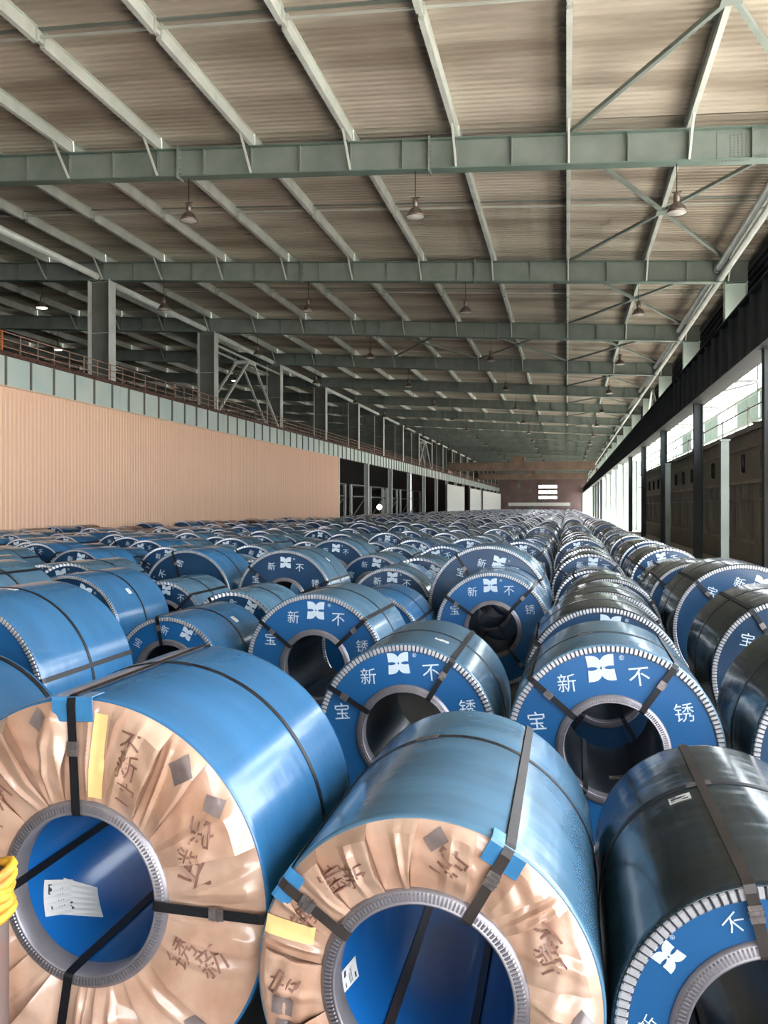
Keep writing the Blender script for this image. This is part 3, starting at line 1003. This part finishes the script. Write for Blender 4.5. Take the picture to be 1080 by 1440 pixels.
# grey annex building inside the right side
AX = 6.3
an = bpy.data.objects.new('wall_right', None); COL.objects.link(an)
struct(an, 'dull grey-brown annex wall with dark tall windows under the right girder', 'wall')
A0, A1, AZ = 19.6, 70.6, 4.85
mb = MB()
mb.box(AX, AX + 0.25, A0, A1, 3.05, AZ); mb.box(AX, AX + 0.25, A0, A1, 0, 0.9)
mb.box(AX + 2.6, AX + 2.75, A0, A1, 0, AZ); mb.box(AX, AX + 2.75, A1 - 0.2, A1, 0, AZ)
link('wall_body', mb.mesh('wall_body', 'facade_brown'), an)
mb = MB(); mb.box(AX - 0.1, AX + 2.9, A0, A1 + 0.1, AZ, AZ + 0.12); link('roof_slab', mb.mesh('roof_slab', 'bounce_concrete'), an)  # slab made pale to bounce sun onto the roof above
mb = MB(); mb.box(AX - 0.14, AX - 0.1, A0, A1, AZ - 0.05, AZ + 0.14); mb.box(AX - 0.05, AX, A0, A1, 4.25, 4.33); mb.box(AX - 0.06, AX, A0, A1, 3.0, 3.12)
link('coping', mb.mesh('coping', 'facade_frame'), an)
def bay_mesh():
    mb = MB()
    mb.box(0, 0.25, 0, 0.5, 0.9, 3.05)
    return mb.mesh('pier', 'facade_brown')
pier = bay_mesh()
mb = MB(); mb.box(0.12, 0.16, 0, 2.5, 0.9, 3.05); pane = mb.mesh('window_pane', 'glass_dark')
mb = MB()
for q in (0.0, 0.6, 1.2, 1.85, 2.42): mb.box(0.0, 0.12, q, q + 0.08, 0.9, 3.05)
mb.box(0.0, 0.12, 0, 2.5, 2.4, 2.46); mb.box(0.0, 0.14, 0, 2.5, 0.9, 0.98)
frm = mb.mesh('window_frame', 'facade_frame')
mb = MB(); mb.lathe([(0.0, -0.35), (0.09, -0.3), (0.1, 0.0), (0.1, 0.3), (0.0, 0.35)], 10, axis='z'); vent = mb.mesh('wall_vent', 'glass_dark')
y = A0
while y < A1 - 3:
    link('pier', pier, an, (AX, y, 0)); link('window_pane', pane, an, (AX, y + 0.5, 0)); link('window_frame', frm, an, (AX, y + 0.5, 0))
    link('wall_vent', vent, an, (AX - 0.03, y + 2.1, 3.75)); y += 3.0
# gate frames in front of the annex
for (y, lab) in ((22.6, 'pale square post standing before the grey annex, nearer one'), (34.7, 'pale square post standing before the grey annex, farther one')):
    mb = MB(); mb.box(-0.10, 0.10, -0.12, 0.12, 0, 3.95); mb.box(-0.18, 0.18, -0.18, 0.18, 0, 0.04); mb.box(-0.13, 0.13, -0.15, 0.15, 3.95, 4.0)
    tag(link('gate_post', mb.mesh('gate_post', 'paint_beam'), None, (4.13, y, 0)), lab, 'post')
# clutter and railing on the annex roof
t = thing('roof_railing', 'thin dark railing and pipes along the annex roof', 'railing', (AX + 0.4, 0, AZ + 0.12))
mb = MB()
for z in (0.9,): mb.bar((0, 20, z), (0, A1, z), 0.05)
link('guard_rail', mb.mesh('guard_rail', 'paint_grey'), t)
for q in range(10):
    mb = cached(('rp',), lambda: (lambda m: (m.box(-0.03, 0.03, -0.03, 0.03, 0, 1.0), m.mesh('rail_post', 'paint_grey'))[1])(MB()))
    link('rail_post', mb, t, (0, 22 + 5 * q, 0))
for q in range(8):
    y = 26 + q * 3.4 + random.uniform(-0.4, 0.4)
    mb = MB()
    a = random.uniform(-0.4, 0.4)
    mb.bar((-0.2, -1.1, 0.1), (0.5 + a, 1.1, 0.16 + abs(a) * 0.3), 0.14, n=8)
    mb.bar((0.4, -0.9, 0.1), (-0.1 - a, 1.0, 0.2), 0.1, n=8)
    tag(link('pipe_bundle', mb.mesh('pipe_bundle', 'seal_metal'), None, (AX + 0.6, y, AZ + 0.14)), 'loose grey pipes lying on the annex roof, %s bundle from the camera' % ordn(q), 'pipes', 'loose pipes on the annex roof')
# outer window wall behind the annex
ww = bpy.data.objects.new('window_4', None); COL.objects.link(ww)
struct(ww, 'bright window wall with pale frames above the annex', 'window')
WX = 10.4
def wwbay():
    mb = MB()
    mb.box(0, 0.3, 0, 0.35, 0, 11.5); mb.box(0.02, 0.14, 3.0, 3.16, 0, 11.5)
    for z in (4.9, 7.0, 8.6, 10.2): mb.box(0.0, 0.16, 0, 6, z, z + 0.16)
    return mb.mesh('window_frame', 'paint_light')
wbm = wwbay()
mb = MB(); mb.box(0.05, 0.1, 0.35, 5.9, 7.1, 8.6); pan = mb.mesh('mint_panel', 'mint_panel')
y = 23.2; q = 6
while y < YF:
    link('window_frame', wbm, ww, (WX, y, 0))
    if q in (5, 6, 8, 9, 10, 12, 14, 17, 21): link('mint_panel', pan, ww, (WX, y, 0))
    y += 6; q += 1
# upper dark louvred wall
ul = bpy.data.objects.new('wall_upper_right', None); COL.objects.link(ul)
struct(ul, 'dark louvred upper wall under the right eaves', 'wall')
mb = MB()
LX = 7.55
for q in range(10):
    z = 9.5 + q * 0.3
    mb.hexa([(LX, 0.02, z), (LX + 0.22, 0.02, z + 0.12), (LX + 0.22, S - 0.02, z + 0.12), (LX, S - 0.02, z), (LX, 0.02, z + 0.03), (LX + 0.22, 0.02, z + 0.15), (LX + 0.22, S - 0.02, z + 0.15), (LX, S - 0.02, z + 0.03)])
mb.box(LX + 0.25, LX + 0.3, 0, S, 9.4, 12.85)
lv = mb.mesh('louvre_bay', 'paint_dark_and_shade')
for y in YB[6:-1]: link('louvre_bay', lv, ul, (0, y, 0))
# eave trusses between the column line and the outer wall
for i, y in enumerate(YB):
    k = KS[i]
    if k < 0: continue
    mb = MB(); mb.bar((7.3, 0, 9.2), (10.4, 0, 9.2), 0.12); mb.bar((7.3, 0, 8.4), (10.4, 0, 9.1), 0.1)
    tag(link('eave_bracket', cached(('eb',), lambda: mb.mesh('eave_bracket', 'paint_grey')), None, (0, y, 0)), 'grey triangular eave bracket behind %s right upper column' % ('the ' + ordn(k) if k < 8 else 'a far'), 'bracket', 'eave brackets behind the right columns')

# things outside the open right side, far down
for j in range(10):
    y = 78 + 17 * j
    t = thing('scaffold', 'pale outdoor scaffold frame beyond the open right side', 'scaffold', (13, y, 0), 0, 'outdoor frames beyond the right side')
    for (xx, dy) in ((0, 0), (2, 0), (0, 5), (2, 5)):
        link('upright', cached(('scu',), lambda: (lambda m: (m.box(-0.06, 0.06, -0.06, 0.06, 0, 5), m.mesh('upright', 'paint_grey'))[1])(MB())), t, (xx, dy, 0))
    def scl():
        m = MB()
        for z in (1.6, 3.2, 4.8): m.bar((0, 0, z), (0, 5, z), 0.08); m.bar((2, 0, z), (2, 5, z), 0.08)
        m.bar((0, 0, 0.2), (0, 5, 3.2), 0.07)
        return m.mesh('ledger', 'paint_grey')
    link('ledger', cached(('scl',), scl), t)

# lamps
def lamp_parts(lit):
    m = MB(); m.bar((0, 0, 0.45), (0, 0, 1.25), 0.02); wire = m.mesh('wire', 'strap_black')
    m = MB(); m.lathe([(0.0, 0.47), (0.06, 0.46), (0.09, 0.38), (0.09, 0.2), (0.05, 0.17), (0.12, 0.14), (0.2, 0.06), (0.26, -0.06), (0.29, -0.14), (0.275, -0.14), (0.19, 0.04), (0.0, 0.1)], 20, axis='z')
    m.box(-0.13, 0.13, -0.02, 0.02, 0.44, 0.47)
    sh = m.mesh('shade', 'lamp_shell')
    m = MB(); m.lathe([(0.0, -0.17), (0.14, -0.165), (0.265, -0.13)], 16, axis='z')
    gl = m.mesh('diffuser', 'lamp_lit' if lit else 'lamp_glass')
    return wire, sh, gl
LP = lamp_parts(False); LL = lamp_parts(True)
RNK = {-19.4: 'far left', -11.9: 'left', -4.45: 'middle', 3.0: 'right'}
for i, y in enumerate(YB):
    k = KS[i]
    for x in (-41.5, -34, -26.3, -19.4, -11.9, -4.45, 3.0):
        if k < 0: continue
        lit = (x < -22 and ((k == 1 and x == -26.3) or (k == 2 and x == -34) or (k == 3 and x == -26.3) or (k == 4 and x == -34)))
        if k > 12 or (x < -22 and not lit): continue
        if lit: lab, g = 'glowing high-bay lamp in the dark bay beyond the left columns, %s from the camera' % ordn({1: 0, 2: 1, 3: 2, 4: 3}[k]), None
        elif k < 10: lab, g = 'unlit bell-shaped lamp hanging from the %s roof beam, %s of its row' % (ordn(k), RNK[x]), None
        else: lab, g = 'small unlit bell-shaped lamp hanging under a far roof beam', 'far high-bay lamps'
        t = thing('pendant_lamp', lab, 'lamp', (x, y + 0.0, zb(x) - 1.25), 0, g)
        for nm, me in zip(('wire', 'shade', 'diffuser'), LL if lit else LP): link(nm, me, t)
t = thing('work_lamp', 'small bright work lamp shining between the far left posts', 'lamp', (-24.2, 101, 1.2))
mb = MB(); mb.bar((0, 0, 0), (0, 0, 0.9), 0.06); mb.box(-0.35, 0.35, -0.35, 0.35, -1.2, -1.14); mb.bar((0, 0, -1.2), (0, 0, 0), 0.06); link('stand', mb.mesh('stand', 'paint_grey'), t)
mb = MB(); mb.lathe([(0, 0.0), (0.3, 0.0), (0.36, -0.1), (0.30, -0.16), (0, -0.2)], 14, axis='y', c=(0, 0, 0.9)); link('lens', mb.mesh('lens', 'lamp_lit'), t)

# ------------------------------------------------------------------ the coils
PLACED = []
def reg(x, y, R, w): PLACED.append((x, y, R, w))

# front row: two paper-covered coils and one with the printed blue face
def paper_coil(x, y, R, w, label, wrap, straps, seed, bore, girth, bst, tapes, pads, texts, patches, wraplip=True, strapmat='strap_black', yaw=0.0):
    t = coil(x, y, R, w, label, wrap=wrap, bore=bore, straps=straps, girth=girth, cover='paper', boresticker=bst, seals=True, strapmat=strapmat, yaw=yaw)
    hf = Pleats(seed, R, [radians(a) for a in straps] + [radians(tp[0]) for tp in tapes])
    pc = link('paper_cover', m_kraft_base(R), t, (0, 0, R))
    for i in range(hf.N): link('pleat', hf.pleat(i), pc)
    er = link('eye_ring', m_inner(True, 'ring_grey'), t, (0, -0.016, R))
    for (ch, a, rr, sz, rot) in texts:
        mb = MB()
        shp = logo_shape() if ch == 'logo' else glyph(ch)
        put2d(mb, shp, sz, rr, radians(a), -0.0035, rot=radians(rot), hf=hf)
        link('printed_character', mb.mesh('printed_character', 'kraft_print'), pc)
    for (a0, r0, a1, r1, wd) in tapes:
        mb = MB(); conform_strip(mb, radians(a0), r0, radians(a1), r1, wd, hf, off=0.008)
        link('yellow_tape', mb.mesh('yellow_tape', 'tape_yellow'), pc)
    for (a0, r0, a1, r1, wd) in patches:
        mb = MB(); conform_strip(mb, radians(a0), r0, radians(a1), r1, wd, hf, off=0.0025, n=10)
        link('grey_print', mb.mesh('grey_print', 'film_grey'), pc)
    for (a, wd, L) in pads:
        mb = MB()
        aa = radians(a); S_, C_ = sin(aa), cos(aa)
        def Q(r, h, yv): return (r * S_ + h * C_, yv, r * C_ - h * S_)
        pr = [(R - L, -0.033), (R - 0.005, -0.033), (R + 0.006, -0.03), (R + 0.006, 0.05)]
        vs = []
        for (r, yv) in pr: vs += [Q(r, -wd / 2, yv), Q(r, wd / 2, yv), Q(r - 0.003, -wd / 2, yv + 0.004), Q(r - 0.003, wd / 2, yv + 0.004)]
        fs = []
        for i in range(len(pr) - 1):
            b = 4 * i; c = b + 4
            fs += [(b, c, c + 1, b + 1), (b + 2, b + 3, c + 3, c + 2), (b, b + 2, c + 2, c), (b + 1, c + 1, c + 3, b + 3)]
        fs += [(0, 1, 3, 2)]
        mb.add(vs, fs)
        link('corner_pad', mb.mesh('corner_pad', 'pad_blue'), t, (0, 0, R))
    reg(x, y, R, w)
    return t
paper_coil(-1.775, 2.63, 0.739, 1.10, 'big blue steel coil with crumpled brown paper end, front left', 'film_blue', (-3, 90, 189, 270), 11, 'bore_blue', (0.60,),
           [(228, 0.29, 0.15, 0.19, 40), (240, 0.20, 0.14, 0.17, 25)],
           [(8, 0.37, 7, 0.69, 0.055)], [(-3, 0.17, 0.085)],
           [('宝', 60, 0.58, 0.10, 95), ('新', 68, 0.48, 0.10, 105), ('不', 74, 0.47, 0.12, 150), ('新', 22, 0.55, 0.10, 15), ('宝', 26, 0.45, 0.09, 20),
            ('新', 108, 0.56, 0.11, -40), ('锈', 112, 0.44, 0.10, -60), ('宝', 138, 0.66, 0.12, 175), ('新', 145, 0.60, 0.12, 175), ('不', -48, 0.50, 0.11, 30), ('新', -62, 0.46, 0.10, 40), ('宝', 172, 0.55, 0.11, 10), ('不', 20, 0.62, 0.09, 8)],
           [(38, 0.62, 41, 0.70, 0.08), (52, 0.64, 57, 0.69, 0.06), (-18, 0.65, -14, 0.70, 0.06), (130, 0.60, 133, 0.69, 0.09)])
paper_coil(-0.464, 2.56, 0.587, 1.37, 'blue steel coil with crumpled brown paper end, front centre', 'film_steel_blue', (29, -56, 152, 212), 23, 'bore_blue', (0.66,),
           [(258, 0.14, 0.07, 0.17, 12)],
           [(-68, 0.40, -72, 0.575, 0.06)], [(29, 0.13, 0.075), (-56, 0.12, 0.06)],
           [('宝', -40, 0.47, 0.09, -30), ('新', -30, 0.44, 0.09, -22), ('宝', 12, 0.46, 0.11, 30), ('不', 58, 0.46, 0.09, 50), ('新', 66, 0.45, 0.09, 60), ('锈', -64, 0.46, 0.08, -50),
            ('宝', -92, 0.48, 0.10, -60), ('新', 112, 0.46, 0.10, 60), ('不', 128, 0.46, 0.10, 30)],
           [(2, 0.50, 8, 0.55, 0.05), (-103, 0.46, -100, 0.53, 0.07), (-113, 0.48, -109, 0.54, 0.06), (88, 0.49, 94, 0.55, 0.06), (104, 0.47, 100, 0.54, 0.06)], strapmat='strap_worn')
coil(0.663, 2.60, 0.526, 1.42, 'dark-wrapped steel coil with blue printed face, front right corner', wrap='film_dark', straps=(-13, 60, 130, 215), roll=-54, girth=(0.62,), sticker=(-24, 0.55, 0.09, 0.06, 0), strapmat='strap_worn'); reg(0.663, 2.6, 0.526, 1.42)

NEAR = [
 # x, y, R, w, wrap, roll, straps, girth, label, sticker, extra
 (-1.07, 5.23, 0.632, 1.15, 'film_steel_blue', -6, (-60, 31, 150, 212), (0.5,), 'steel coil with bright blue face and silver rim, behind the front centre coil', (18, 0.30, 0.10, 0.05, 0), {}),
 (0.282, 5.10, 0.668, 1.06, 'film_steel_blue', -8, (-50, 34, 150, 214), (0.45,), 'steel coil with bright blue face and silver rim, behind the front right coil', None, {'boresticker': [(170, 0.4, 0.12, 0.06, 0)]}),
 (-2.31, 7.02, 0.689, 1.10, 'film_steel_blue', 1, (-53, 47, 150, 214), (0.5,), 'steel coil with blue printed face, beyond the front two and left of centre', None, {}),
 (-3.72, 6.81, 0.575, 1.20, 'film_blue', 26, (-10, 95, 190, 275), (0.5,), 'smaller steel coil with tilted lettering just behind the front left coil', (38, 0.62, 0.08, 0.07, 0), {}),
 (-4.30, 4.75, 0.780, 1.15, 'film_blue', 10, (75, 190, 300), (0.5,), 'large plain blue coil shown mostly by its top, left edge', (8, 0.45, 0.07, 0.05, 0), {}),
 (-3.25, 2.66, 0.700, 1.08, 'film_blue', 10, (60, 180, 300), (0.96,), 'blue coil at the left edge, only its strapped back end in view', None, {'strapmat': 'strap_black'}),
 (-0.88, 9.58, 0.700, 1.05, 'film_steel_blue', -3, (-56, 43, 140, 222), (0.5,), 'steel coil with blue face standing close before a slightly larger one', None, {}),
 (-1.05, 10.75, 0.832, 1.10, 'film_steel_blue', 14, (-32, 62, 150, 214), (0.5,), 'larger steel coil rising right behind another of the same column', None, {'face': 'face_blue_dim', 'key': None}),
 (0.31, 6.86, 0.676, 1.08, 'film_dark', 5, (-58, 80, 150, 215), (0.5,), 'dark steel coil with silver rim, second in the column right of centre', (-20, 0.55, 0.10, 0.05, 0), {'face': 'face_blue_dim'}),
 (0.38, 8.40, 0.660, 1.10, 'film_dark', -5, (-50, 55, 150, 215), (0.5,), 'dark steel coil, third in the column right of centre', (-22, 0.5, 0.10, 0.05, 0), {'face': 'face_blue_dim'}),
 (0.52, 10.20, 0.650, 1.12, 'film_dark', 8, (-50, 55, 150, 215), (0.5,), 'dark steel coil, fourth in the column right of centre', None, {'face': 'face_blue_dim'}),
 (-2.20, 8.75, 0.600, 1.15, 'film_blue', 10, (-60, 62, 150, 215), (0.5,), 'low blue steel coil half hidden behind the coil left of centre', None, {}),
 (-2.55, 11.30, 0.645, 1.20, 'film_steel_blue', 4, (-70, 70, 150, 215), (0.5,), 'steel coil with grey-green top behind the low half-hidden blue coil', None, {'face': 'face_blue_dim'}),
 (-4.15, 11.15, 0.772, 1.12, 'film_steel_blue', 2, (-48, 66, 150, 215), (0.5,), 'big steel coil with blue face and white emblem, left middle ground', (40, 0.55, 0.08, 0.06, 0), {'face': 'face_blue_dim'}),
 (-5.84, 11.30, 0.758, 1.10, 'film_blue', -72, (-18, 88, 150, 215), (0.5,), 'big steel coil whose emblem has turned to the left side, left middle ground', None, {'face': 'face_blue_dim'}),
 (-5.74, 8.15, 0.697, 1.15, 'film_blue', 24, (92, 200, 300), (0.5,), 'steel coil with tilted white emblem and a white label on its side, left', (48, 0.40, 0.08, 0.07, 0), {'face': 'face_blue_dim'}),
 (-6.15, 6.55, 0.800, 1.12, 'film_steel_blue', 10, (30, 150, 270), (0.5,), 'grey-blue coil top at the left edge behind the large plain one', None, {'face': 'face_blue_dim'}),
 (1.75, 4.95, 0.700, 1.12, 'film_dark', 10, (-20, 80, 150, 215), (0.5,), 'very dark crumpled-film coil at the right edge above the front right coil', (-30, 0.50, 0.14, 0.07, 10), {'face': 'face_blue_dim'}),
 (1.94, 7.38, 0.706, 1.30, 'film_dark', 10, (-32, 60, 150, 215), (0.6,), 'dark coil with silver rim at the right edge, second from the front', (5, 0.5, 0.10, 0.05, 0), {'face': 'face_blue_dim'}),
 (1.96, 9.63, 0.770, 1.20, 'film_dark', 20, (-42, 60, 150, 215), (0.6,), 'dark coil with silver rim at the right edge, third from the front', None, {'face': 'face_blue_dim'}),
 (1.82, 11.9, 0.700, 1.15, 'film_dark', 10, (-50, 60, 150, 215), (0.5,), 'dark coil in the right-hand column, fourth from the front', None, {'face': 'face_blue_dim'}),
 (-3.50, 14.0, 0.655, 1.20, 'film_steel_blue', 10, (-70, 60, 150, 215), (0.5,), 'steel coil with white emblem above right of the big left middle coil', None, {'face': 'face_blue_dim'}),
 (-4.80, 15.9, 0.750, 1.20, 'film_steel_blue', 4, (-60, 60, 150, 215), (0.5,), 'steel coil with white emblem, seen over the shoulder of the big left middle coil', None, {'face': 'face_blue_dim'}),
 (-9.20, 13.3, 0.690, 1.20, 'film_blue', 12, (62, 150, 215), (0.5,), 'steel coil with white emblem near the left edge, a black strap right of its letters', None, {'face': 'face_blue_dim'}),
]
for (x, y, R, w, wr, roll, st, gi, lab, stk, ex) in NEAR:
    ex = dict(ex); ex.pop('key', None)
    coil(x, y, R, w, lab, wrap=wr, roll=roll, straps=st, girth=gi, sticker=stk, yaw=radians(random.uniform(-1, 1)), **ex)
    reg(x, y, R, w)

# the remaining stock: columns of coils down the hall
VAR = []
for (R, w) in ((0.60, 1.10), (0.64, 1.18), (0.68, 1.08), (0.71, 1.15)):
    for roll in (-14, 6, 28):
        VAR.append((R, w, roll))
CX = [1.87, 0.40, -0.98, -2.38, -3.82, -5.28, -6.72, -8.15, -9.6, -11.05, -12.5, -13.95, -15.4, -16.85, -18.3, -19.85]
cand = []
NP = len(PLACED)
rg = random.Random(3)
for ci, cx in enumerate(CX):
    y = 8.4 + rg.uniform(0, 1.2)
    if ci == 0: y = 13.6
    row = 0
    while y < 226:
        x = cx + rg.uniform(-0.03, 0.03)
        v = rg.randrange(len(VAR)); R, w, roll = VAR[v]
        ok = True
        for (px, py, pR, pw) in PLACED:
            if abs(py - y) < 3 and hypot(x - px, R - pR) < R + pR + 0.035 and (y < py + pw + 0.12 and y + w + 0.12 > py):
                ok = False; break
        Z = -x * sin(YAW) + y * cos(YAW); X = x * cos(YAW) + y * sin(YAW)
        u = 540 + FPX * X / Z
        pxr = R * FPX / Z
        if ok and -pxr * 1.3 < u < 1080 + pxr:
            cand.append((y, x, v, ci, w)); PLACED.append((x, y, R, w))
            y += w + rg.uniform(0.45, 0.8); row += 1
        else:
            y += 0.35 if not ok else 0.6
cand.sort()
NI = 300 - NP
COLN = ['first', 'second', 'third', 'fourth', 'fifth', 'sixth', 'seventh', 'eighth', 'ninth', 'tenth', 'eleventh', 'twelfth', 'thirteenth', 'fourteenth', 'fifteenth', 'leftmost, sixteenth']
rowc = {}
for n_, (y, x, v, ci, w) in enumerate(cand[:NI]):
    R, w, roll = VAR[v]
    rowc[ci] = rowc.get(ci, 0) + 1
    dark = (ci <= 1) or (ci == 2 and rg.random() < 0.4)
    wall = ci >= 14
    mar = wall and rg.random() < 0.5
    wr = 'film_maroon' if mar else 'film_dark' if dark else ('film_steel_blue' if rg.random() < 0.65 else 'film_blue')
    key = ('v', v, wr)
    if y < 34:
        num = rowc[ci]
        suf = {1: 'nearest', 2: 'second', 3: 'third'}.get(num, '%dth' % num)
        lab = '%s steel coil, %s%s in the %s column from the right' % ('maroon-topped' if mar else 'dark' if dark else 'grey-blue' if wr == 'film_steel_blue' else 'blue', suf, '' if num == 1 else ' nearest', COLN[ci]); g = None
    elif mar:
        lab = 'distant maroon-topped steel coil lying close to the salmon wall'; g = 'maroon coils near the salmon wall'
    elif ci >= 7:
        lab = 'distant blue-wrapped steel coil in the left part of the stock'; g = 'distant coils, left part'
    elif ci >= 3:
        lab = 'distant blue-wrapped steel coil in the middle part of the stock'; g = 'distant coils, middle part'
    else:
        lab = 'distant dark steel coil in the right part of the stock'; g = 'distant coils, right part'
    coil(x, y, R, w, lab, g, yaw=radians(rg.uniform(-2.5, 2.5)), wrap=wr, face='face_blue_dim', near=False, key=key,
         straps=((-55, 45) if roll < 20 else (-30, 62)), roll=roll, girth=(0.5,), letters=(y < 34))
# far stock as one object
mb = MB()
for (y, x, v, ci, w) in cand[NI:]:
    R, w, roll = VAR[v]
    n = 20 if y < 90 else 14
    dk = 3 if (ci <= 2) else 0
    mb.lathe([(R, y), (R, y + w)], n, c=(x, 0, R), mi=dk)
    mb.lathe([(R - 0.05, y), (R, y)], n, c=(x, 0, R), mi=1, smooth=False)
    mb.lathe([(RI, y + 0.01), (R - 0.05, y + 0.01)], n, c=(x, 0, R), mi=2, smooth=False)
    mb.lathe([(R, y + w), (RI, y + w)], n, c=(x, 0, R), mi=dk, smooth=False)
    mb.lathe([(RI, y), (RI, y + w)], 10, c=(x, 0, R), mi=4)
so = link('steel_coil_field', mb.mesh('steel_coil_field', ['film_steel_blue', 'ring_metal', 'face_blue_dim', 'film_dark', 'bore_dark']))
tag(so, 'mass of distant blue-wrapped steel coils filling the far floor', 'steel coils'); so['kind'] = 'stuff'

# rusty post with yellow cord at the lower left
t = thing('bollard', 'rusty post wound with yellow cord at the lower left edge', 'post', (-1.765, 2.10, 0))
mb = MB(); mb.lathe([(0, 1.06), (0.05, 1.055), (0.062, 1.03), (0.062, 0.06), (0.10, 0.05), (0.11, 0.0)], 20, axis='z')
link('post', mb.mesh('post', 'post_rust'), t)
mb = MB()
for q in range(6):
    z = 0.93 + q * 0.026; ph = q * 1.3
    vs = []; fs = []
    N1, N2 = 22, 6
    for i in range(N1):
        a = 2 * pi * i / N1
        rr = 0.068 + 0.006 * sin(3 * a + ph); zz = z + 0.012 * sin(2 * a + ph)
        for j in range(N2):
            b = 2 * pi * j / N2
            r = rr + 0.015 * cos(b); vs.append((r * cos(a), r * sin(a), zz + 0.017 * sin(b)))
    for i in range(N1):
        for j in range(N2):
            fs.append((i * N2 + j, ((i + 1) % N1) * N2 + j, ((i + 1) % N1) * N2 + (j + 1) % N2, i * N2 + (j + 1) % N2))
    mb.add(vs, fs, True)
link('cord_winding', mb.mesh('cord_winding', 'cord_yellow'), t)
